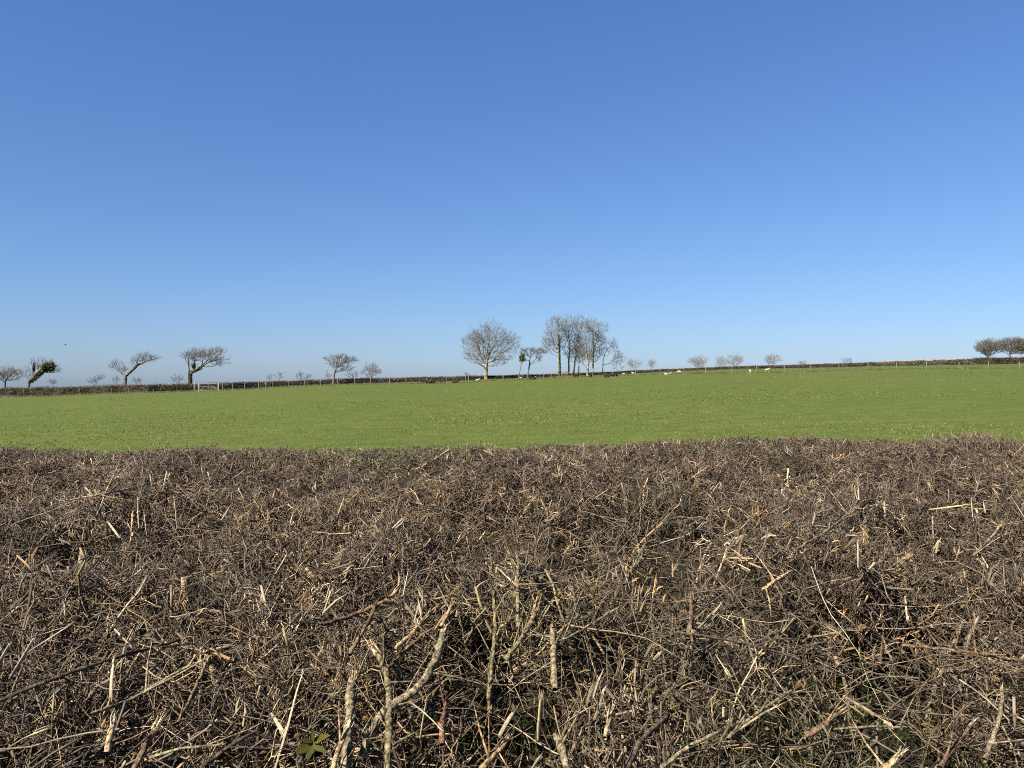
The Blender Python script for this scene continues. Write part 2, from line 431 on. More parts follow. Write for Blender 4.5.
def tree(px, D, y_base, trunk, crown, label, cat_='tree', r_base=.35, n_attr=500, limbs=(), ivy=(), group=None, twig_n=4, twig_len=.6,
         trop=(0, 0, .12), bark=BARK, twigc=TWIG, step=None, seed=None, r_tip=.014, name='tree', flat=.75, twig_r=.010, dens=1.0, ivy_tone=(.035, .055, .015)):
    """px: screen column of the foot, D: distance; trunk and limbs are (column, row) outlines in the photograph turned into metres at D.
    crown: ellipsoids (column, row, half width, half height) in the same measure"""
    seed = int(px * 7 + 13) if seed is None else seed
    r_base *= .52
    r_ = np.random.default_rng(seed)
    m = D / F
    foot = at(px, D)
    z_of = lambda yy: CZ + (384 - yy) * m
    root = empty(name, foot)
    def W(p, dy=0.0): return np.array([(p[0] - 512) * m - foot[0], dy, z_of(p[1]) - foot[2]])
    H = max(W((px, min(c[1] - c[3] for c in crown)))[2], .8) if crown else 3
    step = step or max(H * .024, .13)
    nodes, par = [np.array([0, 0, -.25])], [-1]
    def add_line(pts, start):
        cur = start; last = nodes[start]
        for p in pts:
            seg = p - last; k = max(1, int(np.linalg.norm(seg) / (step * 1.3)))
            for q in range(1, k + 1):
                nodes.append(last + seg * q / k + (r_.normal(0, step * .10, 3) if q < k else 0)); par.append(cur); cur = len(nodes) - 1
            last = p
        return cur
    add_line([W(p) for p in trunk], 0)
    for lm in limbs:
        dy = r_.uniform(-1, 1) * m * 4
        pts = [W(p, dy * (k + 1) / len(lm)) for k, p in enumerate(lm)]
        s = int(np.argmin([np.linalg.norm(nn - pts[0] * np.array([1, 0, 1])) for nn in nodes]))
        add_line(pts, s)
    att = []
    for c in crown:
        ax = np.array([c[2] * m, c[2] * m * flat, c[3] * m])
        vol = 4.19 * ax.prod()
        k = int(max(11 * (357 / vol) ** .25 * vol * dens * .36, 20))
        nb = max(5, int(7 * vol ** .36))                       # the crown is a set of clumps with gaps between them
        v = r_.normal(size=(nb, 3)); v = unit(v) * (r_.random((nb, 1)) ** .33)
        w = v[r_.integers(0, nb, k)] + r_.normal(0, .80 / nb ** .36, (k, 3))
        loose = r_.random(k) < .35
        u = unit(r_.normal(size=(k, 3))) * (r_.random((k, 1)) ** .4)
        w = np.where(loose[:, None], u, w)
        L_ = np.linalg.norm(w, axis=1, keepdims=True)
        w = np.where(L_ > 1.08, w / L_ * r_.uniform(.85, 1.1, (k, 1)), w)
        th_ = np.arctan2(w[:, 2], w[:, 0]); rag = 1 + .13 * np.sin(3 * th_ + seed) + .10 * np.sin(5 * th_ + 2.3 * seed) + .07 * np.sin(9 * th_ + seed * 1.7)
        att.append(W((c[0], c[1])) + w * rag[:, None] * ax)
    att = np.concatenate(att)
    P, par_ = grow(nodes, par, att, step, seed=seed)
    n = len(P)
    leaves = np.zeros(n); child = np.bincount(par_[1:], minlength=n)
    leaves[child == 0] = 1
    for i in range(n - 1, 0, -1):
        leaves[par_[i]] += leaves[i]
    # thickness: tip radius at the ends, r_base at the foot
    pw = min(math.log(max(leaves[0], 2)) / math.log(max(r_base / r_tip, 1.5)), 2.6)
    rad = r_tip * np.maximum(leaves, 1) ** (1 / pw)
    rad[0] *= 1.3
    i = np.arange(1, n); p = par_[1:]
    seg = np.stack([P[p], P[i]], 1)
    rs = np.stack([np.minimum(rad[p], rad[i] * 1.5), rad[i]], 1)
    rs[rad[p] == rad.max(), 0] = rad.max()
    thick = rad[i] > max(r_base * .30, r_tip * 2.2)
    def cols(k, base):
        c = base * r_.uniform(.8, 1.2, (k, 1)); return np.repeat(c[:, None], 2, 1)
    if thick.any():
        v, q, t, c = tubes(seg[thick], rs[thick], 7, cols(thick.sum(), bark), seed=seed)
        link_mesh('trunk', mesh_np('trunk', v, q, t, c), M_bark, root)
    parts = [tubes(seg[~thick], rs[~thick], 4, cols((~thick).sum(), (bark + twigc) / 2), seed=seed)]
    # fine twigs on the thin branches
    tips = np.where(rad < r_tip * 2.0)[0]; tips = tips[tips > 0]
    b = np.repeat(tips, twig_n)
    dirn = unit(P[b] - P[par_[b]]) * .8 + r_.normal(0, .55, (len(b), 3)) + np.array([trop[0], trop[1], .25])
    dirn = unit(dirn) * (r_.uniform(.35, 1, len(b)) * twig_len)[:, None]
    st = P[b] + r_.uniform(-.3, .3, (len(b), 1)) * (P[b] - P[par_[b]])
    Pt = np.stack([st, st + dirn * .55 + r_.normal(0, .05, (len(b), 3)) * twig_len, st + dirn + np.array([0, 0, .06]) * twig_len], 1)
    Rt = np.repeat(np.array([[twig_r, twig_r * .75, twig_r * .4]]), len(b), 0)
    c = twigc * r_.uniform(.7, 1.35, (len(b), 1)); C = np.repeat(c[:, None], 3, 1)
    parts.append(tubes(Pt, Rt, 3, C, seed=seed + 1))
    V, Q, T3, C3 = cat(parts)
    link_mesh('crown', mesh_np('crown', V, Q, T3, C3), M_bark, root)
    # ivy: leaves in a shell round the trunk or on a ball
    if ivy:
        VV, CC = [], []
        for (x0, y0, x1, y1, rp, k) in ivy:
            t = r_.random(k); a0 = W((x0, y0)); a1 = W((x1, y1))
            v = unit(r_.normal(size=(k, 3))) * (r_.random((k, 1)) ** .4) * rp * m
            v *= 1 + .35 * np.sin(v[:, :1] * 3.1 / (rp * m) + 2) * np.cos(v[:, 2:] * 4.3 / (rp * m))
            ctr = a0 + (a1 - a0) * t[:, None] + v
            u = unit(r_.normal(size=(k, 3))); w = unit(np.cross(u, r_.normal(size=(k, 3))))
            s = r_.uniform(.045, .10, (k, 1))
            VV.append(np.stack([ctr - u * s - w * s * .2, ctr + w * s * .8, ctr + u * s, ctr - w * s * .8], 1).reshape(-1, 3))
            CC.append(np.repeat(np.array(ivy_tone) * r_.uniform(.4, 1.9, (k, 1)), 4, 0))
        V = np.concatenate(VV)
        me = mesh_np('ivy', V, np.arange(len(V)).reshape(-1, 4), None, np.concatenate(CC), smooth=False)
        link_mesh('ivy', me, M_ivy, root)
    tag(root, label, cat_, group)
    return root

GW = 'wind bent trees along the left hedge'
GC = 'tall bare trees in the central clump'
GF = 'small pale trees beyond the skyline hedge'
GS = 'low bushes poking above the hedges'
# left edge
tree(4, 118, 388, [(5, 383), (8, 376)], [(6, 374, 17, 7), (14, 372, 9, 4)], 'rounded bare thorn tree cut by the left edge of the view', twigc=TWIG * 1.25, r_base=.26, n_attr=420,
     limbs=[[(8, 378), (15, 370), (21, 370)], [(6, 378), (-4, 371)]], group=GW, twig_len=.6)
tree(28, 118, 388, [(29, 382), (36, 374), (45, 366)], [(33, 365, 4.5, 6), (54, 369, 6, 5), (46, 364, 9, 6), (30, 373, 5, 6)],
     'leaning tree smothered in a dark green ball of ivy', r_base=.40, bark=BARK * .7, twigc=TWIG * 1.2, n_attr=260, limbs=[[(34, 374), (33, 362), (34, 360)], [(45, 368), (54, 367), (58, 371)]],
     ivy=[(46, 368, 49, 366, 5.6, 2600), (50, 366, 52, 369, 4.2, 1200), (30.5, 382, 45, 370, 2.1, 1700), (33.5, 371, 34.5, 363, 1.1, 300)], group=GW, ivy_tone=(.05, .058, .017))
tree(125, 118, 388, [(125.5, 380), (125.5, 376), (131, 371), (139, 364)], [(147, 358, 11, 4.5), (137, 361, 6, 5), (116, 364.5, 6, 4.5), (123, 368, 4, 4)],
     'forked wind bent tree with one limb short and one swept right', r_base=.42, bark=BARK * .95, twigc=TWIG * 1.3, n_attr=420, limbs=[[(124, 375), (118, 371), (112, 367)], [(136, 366), (146, 361), (156, 358)]],
     ivy=[(126, 376, 139, 364, 1.3, 800), (125, 384, 125.5, 377, 1.3, 400)], trop=(.25, 0, .1), group=GW, twig_len=.8)
tree(190, 121, 390, [(190, 380), (191, 373), (197, 369), (206, 364)], [(205, 355, 20, 7), (220, 361, 10, 4.5), (190, 359, 6, 9), (214, 352, 9, 4)],
     'broad wind swept tree with an ivied trunk beside the metal gate', bark=BARK * 1.0, twigc=TWIG * 1.3, r_base=.48, n_attr=850, limbs=[[(189.5, 372), (189, 361), (190, 352)], [(198, 368), (210, 358), (219, 357)], [(204, 367), (215, 366), (221, 362)]],
     ivy=[(190, 388, 190.5, 372, 2.2, 1800), (192, 372, 201, 368, 1.8, 900), (194, 368, 194, 364, 2.0, 450)], trop=(.22, 0, .08), group=GW, twig_len=.75)
for px, D, yb, ell, lab, r0 in [
    (53, 125, 386, [(53, 381.8, 4, 2)], 'tiny bush showing over the hedge right of the ivy ball tree', .06),
    (96, 128, 386, [(92, 379.5, 6, 3), (100, 377.5, 6, 2.6)], 'low sloping bush above the hedge left of the forked tree', .12),
    (116, 126, 386, [(116, 380, 4, 4)], 'sparse bush left of the forked tree trunk', .07),
    (136, 126, 386, [(136, 380, 5, 3.5)], 'sparse bush right of the forked tree trunk', .07),
    (178, 130, 386, [(178, 378.5, 7, 4)], 'pale sparse bush just left of the ivied trunk by the gate', .1),
    (269, 150, 382, [(269.5, 376.5, 2.6, 3.5)], 'very small sapling above the hedge, right of the gate', .06),
    (279, 150, 382, [(279, 375.5, 5, 4)], 'thin pale bush above the hedge, right of the gate', .1),
    (301, 150, 381, [(301, 375.5, 5, 4), (309, 376.5, 3, 2.5)], 'darker dense bush above the hedge between the gate and the domed tree', .12),
    (327, 138, 380, [(328, 375, 3.5, 4.5)], 'sparse bush at the left foot of the domed tree', .08),
    (352, 150, 379, [(351, 374.5, 8, 3.5)], 'spreading low bush between the domed tree and the round pale tree', .1),
    (466, 146, 378, [(466.5, 374.6, 1.8, 1.7)], 'dark little clump on the hedge left of the big round tree', .06),
    (847, 250, 364, [(847, 360, 5, 3)], 'faint bush tip far over the skyline hedge', .12),
    (802, 250, 366, [(802, 362.6, 5, 2)], 'low faint bush tip left of the far skyline one', .12)]:
    dense = px in (301, 466)
    tree(px, D, yb, [(px, yb - 3)], ell, lab, 'bush', r_base=r0, n_attr=170 if dense else 110, name='bush', twig_len=.5, twig_n=4, dens=1.2 if dense else .7, group=GS, r_tip=.012)
tree(333, 132, 382, [(334, 374), (336, 369)], [(341, 360.5, 15.5, 6), (346, 368, 8, 3.5), (336, 365, 8, 3)], 'domed bare tree with a flat top left of the round pale tree', bark=BARK * 1.2, twigc=TWIG * 1.25, r_base=.36, n_attr=800,
     limbs=[[(335, 370), (330, 363)], [(336, 369), (345, 363), (352, 360)], [(334, 373), (343, 369), (351, 371)]], trop=(.12, 0, .1), group=GW, twig_len=.7)
tree(371, 190, 380, [(371, 376), (371, 372)], [(371.5, 370, 9.5, 6.5)], 'round pale bare tree behind the hedge, right of the domed tree', twigc=TWIG * 1.6, r_base=.24, n_attr=380, group=GW, twig_len=.7)
# the big round tree
tree(486, 147.5, 377.5, [(486, 368), (486.5, 363), (489.5, 353), (494, 343), (497, 333)],
     [(490, 345, 27, 20), (473, 347, 11, 16), (512, 340, 9, 9), (500, 361, 9, 4), (481, 334, 14, 10)], 'largest round crowned bare tree standing alone beside the ivy lollipop tree', r_base=.72, n_attr=2100,
     limbs=[[(485, 364), (477, 352), (470, 341)], [(485.5, 363), (483, 347), (481, 331)], [(486, 362), (488, 345), (488, 328)], [(485, 365), (480, 352), (476, 336)], [(492, 348), (502, 343), (514, 343)], [(490, 358), (500, 357), (508, 360)], [(484, 363), (475, 359), (467, 352)], [(488, 366), (494, 366), (499, 365)]],
     group=GC, twig_len=.85, dens=.62, trop=(0, 0, .1), bark=np.array([0.215, 0.195, 0.135]), twigc=TWIG * 1.35)
tree(518, 143, 377, [(520, 370), (522, 362)], [(522, 360, 4, 4)], 'slim leaning stem with an ivy lollipop top', r_base=.16, n_attr=60, ivy=[(521, 360, 523, 356.5, 2.6, 900), (523, 355.5, 523.5, 355, 2.2, 340), (520.5, 357, 520.5, 356.6, 1.6, 190), (524, 360, 524.4, 359.6, 1.8, 190)], ivy_tone=(.055, .07, .022), group=GC, twig_len=.5)
tree(527, 144, 377, [(529, 368), (530, 358), (531, 352)], [(533, 352, 13, 4), (541, 351, 6, 3), (539, 358, 5, 4), (521, 353, 4, 4)], 'small flat topped tree swept right beside the ivy lollipop',
     r_base=.24, n_attr=430, limbs=[[(530, 354), (524, 350)], [(530, 356), (538, 350), (544, 350)], [(530, 364), (537, 358)]], group=GC, twig_len=.6, trop=(.15, 0, .05), twigc=TWIG * .8)
tree(559.5, 148, 375, [(559, 362), (558.2, 350), (559.2, 340), (558.4, 328)], [(554, 333, 12, 14), (561, 325, 7, 9), (549, 344, 7, 8), (558, 345, 6, 9)], 'ivy clad tall tree at the left end of the central clump', r_base=.36, n_attr=700,
     limbs=[[(558, 345), (552, 338), (546, 333)], [(558, 357), (551, 353), (547, 347)]], ivy=[(559.8, 374, 559, 344, 1.5, 2600), (559, 345, 559, 335, 1.0, 500)], group=GC, dens=1.25, bark=BARK * 1.9,  twig_len=.7, trop=(0, 0, .2), twigc=TWIG * 1.4)
tree(569, 150, 375, [(568.6, 362), (569.6, 350), (568.6, 337), (570.4, 325)], [(569, 327, 9, 13), (568, 344, 8, 13)], 'straight slender tall tree, second from the left in the central clump', r_base=.32, n_attr=620,
     limbs=[[(569, 340), (563, 328)], [(569, 338), (574, 326)]], group=GC, dens=1.25, bark=BARK * 1.9,  twig_len=.7, trop=(0, 0, .25), twigc=TWIG * 1.4)
tree(573.5, 151, 375, [(575, 360), (577, 351), (584, 344), (587, 335)], [(579, 326, 8, 13), (579, 345, 8, 12)], 'tall tree with a kinked trunk forking low in the middle of the clump', r_base=.30, n_attr=560,
     limbs=[[(576, 352), (574, 340), (578, 325)], [(578, 351), (584, 349), (590, 340)]], group=GC, dens=1.25, bark=BARK * 1.9,  twig_len=.7, trop=(0, 0, .2), twigc=TWIG * 1.4)
tree(578.5, 154, 374, [(579, 360), (579, 352)], [(580, 350, 8, 12), (574, 353, 7, 9)], 'thin short tree half hidden in the middle of the clump', r_base=.24, n_attr=160, group=GC, dens=1.25, bark=BARK * 1.9,  twig_len=.6, trop=(0, 0, .2), twigc=TWIG * 1.4)
tree(587.5, 150, 374, [(588, 362), (586, 350), (585, 338)], [(587, 340, 9, 17), (590, 326, 8, 7), (585, 355, 8, 9), (594, 354, 7, 8)], 'thick multi stemmed tree in the right half of the clump', r_base=.50, n_attr=620,
     limbs=[[(588, 362), (584, 352), (580, 345)], [(588, 360), (592, 348), (593, 332)]], group=GC, dens=1.25, bark=BARK * 1.9,  twig_len=.7, trop=(0, 0, .2), twigc=TWIG * 1.4)
tree(592.5, 152, 374, [(593, 362), (593.2, 352), (595.4, 343), (598.5, 332)], [(598, 333, 10, 13), (599, 346, 8, 12)], 'tall tree at the right end of the clump with an upswept brownish crown', r_base=.34, n_attr=700,
     limbs=[[(594, 346), (603, 335)], [(594, 350), (593, 335)]], group=GC, dens=1.25, bark=BARK * 1.9,  twig_len=.7, trop=(.05, 0, .25), twigc=np.array([0.175, 0.14, 0.105]))
tree(602.5, 152, 373.5, [(603, 362), (605, 353), (611, 345), (615, 339)], [(611, 347, 6, 7), (618, 356, 6, 6), (614, 343, 3, 6)], 'slanting open tree just right of the tall clump', r_base=.18, n_attr=260,
     limbs=[[(606, 356), (614, 351), (620, 352)], [(608, 364), (617, 357)]], group=GC, twig_len=.6, trop=(.15, 0, .2))
tree(621, 200, 372, [(621, 366)], [(620, 361, 6, 8), (614, 364, 4, 6)], 'faint small tree behind the slanting open one', dens=.3, r_base=.16, n_attr=200, group=GF, twig_len=.8)
# beyond the skyline
for px, D, yb, ell, lab, k in [
    (633, 330, 374, [(631, 364, 5, 5.5), (638, 363.5, 5, 5.5)], 'pale twin crowned tree, first right of the clump beyond the skyline', 300),
    (652, 330, 373, [(652, 363.5, 5.2, 5)], 'pale small tree right of the twin crowned one beyond the skyline', 240),
    (699, 300, 370, [(699, 361.5, 9.5, 6)], 'wide low domed tree standing apart on the skyline above the lying white sheep', 420),
    (721, 320, 370, [(721, 361, 6, 6)], 'narrow left tree of the pale pair right of the domed one', 260),
    (734, 320, 369, [(734, 360, 8, 6.5)], 'wider right tree of the pale pair right of the domed one', 340),
    (773, 300, 367, [(773, 359, 8, 6)], 'small lone tree on the skyline above the upright white sheep', 330)]:
    ell = ell + [(ell[0][0] + random.uniform(-.6, .6) * ell[0][2], ell[0][1] + random.uniform(-.2, .5) * ell[0][3], ell[0][2] * .7, ell[0][3] * .6) for _ in range(2)]
    tree(px, D, yb, [(px, yb - 3), (px + random.uniform(-1, 1), ell[0][1] + 2)], ell, lab, r_base=.3, n_attr=k, group=GF, twig_len=1.0, twig_n=4, r_tip=.014, twig_r=.009, twigc=TWIG * 1.9, bark=BARK * 1.7, dens=.5)
# right edge
tree(988, 178, 359, [(988, 355), (987, 352)], [(988, 346.5, 11.5, 8), (998, 347, 8, 5.5), (984, 350, 7, 3.5)], 'rounded thorn tree over the dark hedge, left of two', r_base=.34, n_attr=900, limbs=[[(987, 354), (980, 348)], [(988, 353), (996, 347)]],
     group='thorn trees over the dark hedge', twig_len=.6, twig_n=4, dens=3.0, twigc=np.array([0.101, 0.084, 0.051]) * np.array([1.05, 1.08, 1.1]))
tree(1009, 178, 359, [(1010, 354), (1012, 350)], [(1013, 344.5, 13, 8), (1028, 345.5, 13, 7.5), (1022, 350, 9, 4)], 'spreading thorn tree over the dark hedge at the right edge', r_base=.38, n_attr=1100,
     limbs=[[(1010, 354), (1004, 346)], [(1012, 350), (1024, 343)], [(1011, 354), (1020, 350), (1030, 346)]], group='thorn trees over the dark hedge', twig_len=.6, twig_n=4, dens=3.0, twigc=np.array([0.105, 0.082, 0.055]) * np.array([1.05, 1.08, 1.1]))

# ------------------------------------------------------------------ fences, gate
def box_np(c, s):
    c = np.array(c); s = np.array(s) / 2
    v = np.array([[x, y, z] for x in (-1, 1) for y in (-1, 1) for z in (-1, 1)]) * s + c
    q = np.array([[0, 1, 3, 2], [4, 6, 7, 5], [0, 4, 5, 1], [2, 3, 7, 6], [0, 2, 6, 4], [1, 5, 7, 3]])
    return v, q, None, None

def post_mesh(h, r):
    K = 5
    P = np.zeros((1, K, 3)); P[0, :, 2] = [-.25, .1, h * .5, h - .02, h]
    P[0, 1:, 0] += rng.normal(0, .006, K - 1)
    Rr = np.array([[r * 1.05, r, r * .97, r * .95, r * .7]])
    v, q, t, _ = tubes(P, Rr, 8, None, cap_end=True)
    return mesh_np('post', v, q, t)

def fence_D(px, yb):
    D, ybh, _ = edge(px)
    zE = CZ + (384 - ybh) / F * D
    s = zE / D
    d = CZ * F / (yb - 384 + F * s)
    return float(np.clip(d, 80, D - 1.6))
FPX = np.array([195, 200, 250, 300, 350, 426, 465, 484, 503, 544, 592, 636, 684, 732, 785, 811, 868, 926, 1060], float)
FYB = np.array([391.2, 391.2, 389.5, 386.6, 384.9, 383.6, 383.2, 381.6, 380.6, 378.6, 376.6, 375.2, 373.9, 373.3, 372.6, 372, 370.0, 368.9, 368.2], float)
def wire_fence(pxs, label, yb_f, hpx=6.6, r=.045, group=None):
    pts = []
    for p_ in pxs:
        D = fence_D(p_, yb_f(p_))
        pts.append((at(p_, D), D))
    o0 = pts[len(pts) // 2][0]
    root = empty('wire_fence', o0)
    tops = []
    for (p_, D) in pts:
        h = np.clip(hpx * D / F, .9, 1.25) * rng.uniform(.93, 1.08)
        me = post_mesh(h, r * rng.uniform(.85, 1.2))
        po = link_mesh('post', me, M_post, root)
        po.location = p_ - o0
        po.rotation_euler = (rng.normal(0, .03), rng.normal(0, .04), rng.uniform(0, 6))
        tops.append((p_ - o0, h))
    for lev in (.12, .30, .48, .66, .92):
        P = np.array([[t[0] + np.array([0, -.06, t[1] * lev]) for t in tops]])
        v, q, t3, _ = tubes(P, np.full(P.shape[:2], .0035), 3)
        link_mesh('wire', mesh_np('wire', v, q), M_wire, root)
    # netting uprights, one mesh of woven wire
    ups = []
    for (a_, ha), (b_, hb) in zip(tops[:-1], tops[1:]):
        L = np.linalg.norm(b_ - a_); k = int(L / .3)
        for i in range(1, k):
            q_ = a_ + (b_ - a_) * i / k; hh = ha + (hb - ha) * i / k
            ups.append([q_ + np.array([0, -.06, hh * .12]), q_ + np.array([0, -.06, hh * .66])])
    v, q, _, _ = tubes(np.array(ups), np.full((len(ups), 2), .002), 3)
    o = link_mesh('netting', mesh_np('netting', v, q), M_wire, root); o['kind'] = 'stuff'
    tag(root, label, 'fence', group)
fpx = [222.5, 232.5, 244.5, 258.5, 265.5, 273, 288.5, 304.6, 320.8, 337.5, 354.5, 371, 389.7, 406.3, 426.6, 446.3, 465.5, 468.5, 484.6, 503.4, 523, 543.7,
       552, 580, 592.5, 612.5, 635.6, 660, 683.7, 706, 731.7, 756, 784.5, 811, 839, 868, 896.6, 926.7, 958.8, 988.6, 1019.5, 1050]
wire_fence(fpx, 'long post and wire fence with weathered posts from the gate to the right edge', lambda p_: np.interp(p_, FPX, FYB))
wire_fence([-14, 6, 24, 42.3, 61.5, 79.4, 96, 112, 128.6, 143.6, 161, 177, 193.5], 'short run of post and wire fence against the tall hedge left of the gate',
           lambda p_: edge(p_)[1] + .45, hpx=6.0, r=.025)

M_pale = mat('pale_post', base=(0.30, 0.29, 0.22), rough=0.9, noise=[(3, 4, 0.8, 1.15)])
def gate():
    D = fence_D(209, 391.2)
    a_ = at(198.6, D); b_ = at(218.6, D)
    mid = (a_ + b_) / 2
    root = empty('field_gate', mid)
    a_ = a_ - mid; b_ = b_ - mid
    for p_ in (a_, b_):
        o = link_mesh('gate_post', post_mesh(1.22, .075), M_pale, root); o.location = p_
    g0 = a_ + np.array([.16, -.02, 0]); g1 = b_ + np.array([-.16, -.02, 0])
    H_ = 1.1
    rail_z = [.16, .32, .50, .72, H_]
    for z in rail_z:
        P = np.array([[g0 + [0, 0, z], g1 + [0, 0, z]]])
        v, q, t, _ = tubes(P, np.full((1, 2), .03 if z == H_ else .016), 8)
        link_mesh('rail', mesh_np('rail', v, q), M_wire, root)
    for f in (0, .5, 1):
        p_ = g0 + (g1 - g0) * f
        P = np.array([[p_ + [0, -.03 if f == .5 else 0, .12], p_ + [0, -.03 if f == .5 else 0, H_]]])
        v, q, t, _ = tubes(P, np.full((1, 2), .025), 8)
        link_mesh('stile', mesh_np('stile', v, q), M_wire, root)
    for (s, e) in (((0, .14), (.5, H_)), ((1, .14), (.5, H_))):
        P = np.array([[g0 + (g1 - g0) * s[0] + [0, .03, s[1]], g0 + (g1 - g0) * e[0] + [0, .03, e[1]]]])
        v, q, t, _ = tubes(P, np.full((1, 2), .018), 8)
        link_mesh('brace', mesh_np('brace', v, q), M_wire, root)
    tag(root, 'grey metal field gate between two pale posts beside the ivied tree', 'gate')
gate()
# a pale telegraph-like strainer post just left of the gate
D_ = fence_D(194, 391.2)
o = link_mesh('strainer_post', post_mesh(1.62, .06), M_pale); o.location = at(195, D_)
tag(o, 'tall pale strainer post between the ivied tree and the gate', 'post')

def pen():
    D = fence_D(567, 377.8)
    c = at(567.5, D)
    root = empty('wooden_hurdle', c)
    for (dx, dy, h) in ((-.95, 0, 1.15), (.05, .35, 1.2), (.75, 0, 1.2), (-.3, .9, 1.1)):
        o = link_mesh('post', post_mesh(h, .06), M_timber, root); o.location = (dx, dy, 0)
    for z, dx0, dx1 in ((.30, -1.0, .9), (.86, -1.0, .3)):
        v, q, _, _ = box_np(((dx0 + dx1) / 2, -.085, z), (dx1 - dx0, .035, .11))
        link_mesh('rail', mesh_np('rail', v, q, smooth=False), M_timber, root)
    tag(root, 'tan post and rail hurdle in front of the tall tree clump', 'hurdle')
pen()

# ------------------------------------------------------------------ rough grass along the fence and hedge foot
def rough_grass():
    n = 12000
    px = rng.uniform(-60, 1090, n)
    fy = np.interp(px, FPX, FYB)
    onL = px < 195
    D = np.array([fence_D(p_, (edge(p_)[1] + .4) if l else y_) for p_, y_, l in zip(px, fy, onL)])
    De = edge(px)[0]
    y = D + np.where(rng.random(n) < .6, rng.normal(0, .45, n), rng.random(n) * (De - D))
    x = (px - 512) / F * y
    z = zf(x, y) - .02
    k = 2
    X_, Y_, Z_ = np.repeat(x, k), np.repeat(y, k), np.repeat(z, k)
    h = rng.uniform(.10, .34, n * k); w = rng.uniform(.015, .03, n * k)
    ang = rng.normal(0, .5, n * k)
    base = np.stack([X_ + rng.normal(0, .1, n * k), Y_, Z_], -1)
    side = np.stack([np.cos(ang), np.sin(ang), 0 * ang], -1) * w[:, None]
    tip = base + np.stack([rng.normal(0, .1, n * k), rng.normal(0, .1, n * k), h], -1)
    V = np.stack([base - side, base + side, tip], 1)
    m = rng.random((n, 1))
    c = np.where(m < .65, np.array([.10, .118, .034]), np.array([.20, .18, .095])) * rng.uniform(.7, 1.25, (n, 1))
    C = np.repeat(np.repeat(c, k, 0)[:, None], 3, 1)
    o = link_mesh('rough_grass', mesh_np('rough_grass', V.reshape(-1, 3), None, np.arange(n * k * 3).reshape(-1, 3), C.reshape(-1, 3), smooth=False), M_blade)
    tag(o, 'longer tussocky grass along the foot of the far fence', 'grass', kind='stuff')
rough_grass()

# ------------------------------------------------------------------ sheep
def sheep_mesh(pose):
    """one continuous body grown from a skeleton"""
    if pose == 'lying':
        zb = .33
    else:
        zb = .62
    sk = [((0, 0, zb), .25), ((.26, 0, zb + .01), .24), ((.46, 0, zb + .05), .17), ((-.28, 0, zb), .25), ((-.50, 0, zb - .03), .17)]
    ed = [(0, 1), (1, 2), (0, 3), (3, 4)]
    def add(p, r, par):
        sk.append((p, r)); ed.append((par, len(sk) - 1)); return len(sk) - 1
    if pose == 'grazing':
        n = add((.64, .02, .45), .10, 2); h = add((.74, .03, .26), .085, n); ms = add((.82, .03, .09), .05, h)
        ears = (.70, .28)
    else:
        n = add((.60, .02, zb + .22), .11, 2); h = add((.68, .03, zb + .38), .09, n); ms = add((.84, .04, zb + .31), .055, h)
        ears = (.66, zb + .41)
    for s in (-1, 1):
        add((ears[0] - .02, s * .15, ears[1]), .022, h)
        if pose == 'lying':
            e = add((.38, s * .16, .16), .08, 1); add((.62, s * .14, .05), .04, e)
            e = add((-.36, s * .22, .16), .10, 3); add((-.10, s * .26, .05), .045, e)
        else:
            k = .06 if s > 0 else -.04
            e = add((.34, s * .12, .36), .075, 1); e = add((.35 + k, s * .12, .18), .042, e); add((.36 + k, s * .12, .02), .038, e)
            e = add((-.36, s * .12, .38), .095, 3); e = add((-.44 - k * .5, s * .12, .20), .045, e); add((-.41 - k, s * .12, .02), .038, e)
    t = add((-.62, 0, zb - .12), .045, 4); add((-.65, 0, zb - .28), .03, t)
    me = bpy.data.meshes.new('sheep')
    me.from_pydata([p for p, _ in sk], ed, [])
    o = bpy.data.objects.new('sheep', me); COL.objects.link(o)
    o.modifiers.new('skin', 'SKIN')
    for v, (_, r) in zip(me.skin_vertices[0].data, sk):
        v.radius = (r, r)
    me.skin_vertices[0].data[0].use_root = True
    sb = o.modifiers.new('sub', 'SUBSURF'); sb.levels = 2; sb.render_levels = 2
    dg = bpy.context.evaluated_depsgraph_get()
    new = bpy.data.meshes.new_from_object(o.evaluated_get(dg))
    bpy.data.objects.remove(o)
    for p_ in new.polygons: p_.use_smooth = True
    return new
SHEEP = {k: sheep_mesh(k) for k in ('standing', 'grazing', 'lying')}
SHEEP_D = {k: v.copy() for k, v in SHEEP.items()}
for v in SHEEP.values(): v.materials.append(M_fleece)
for v in SHEEP_D.values(): v.materials.append(M_dark_fleece)
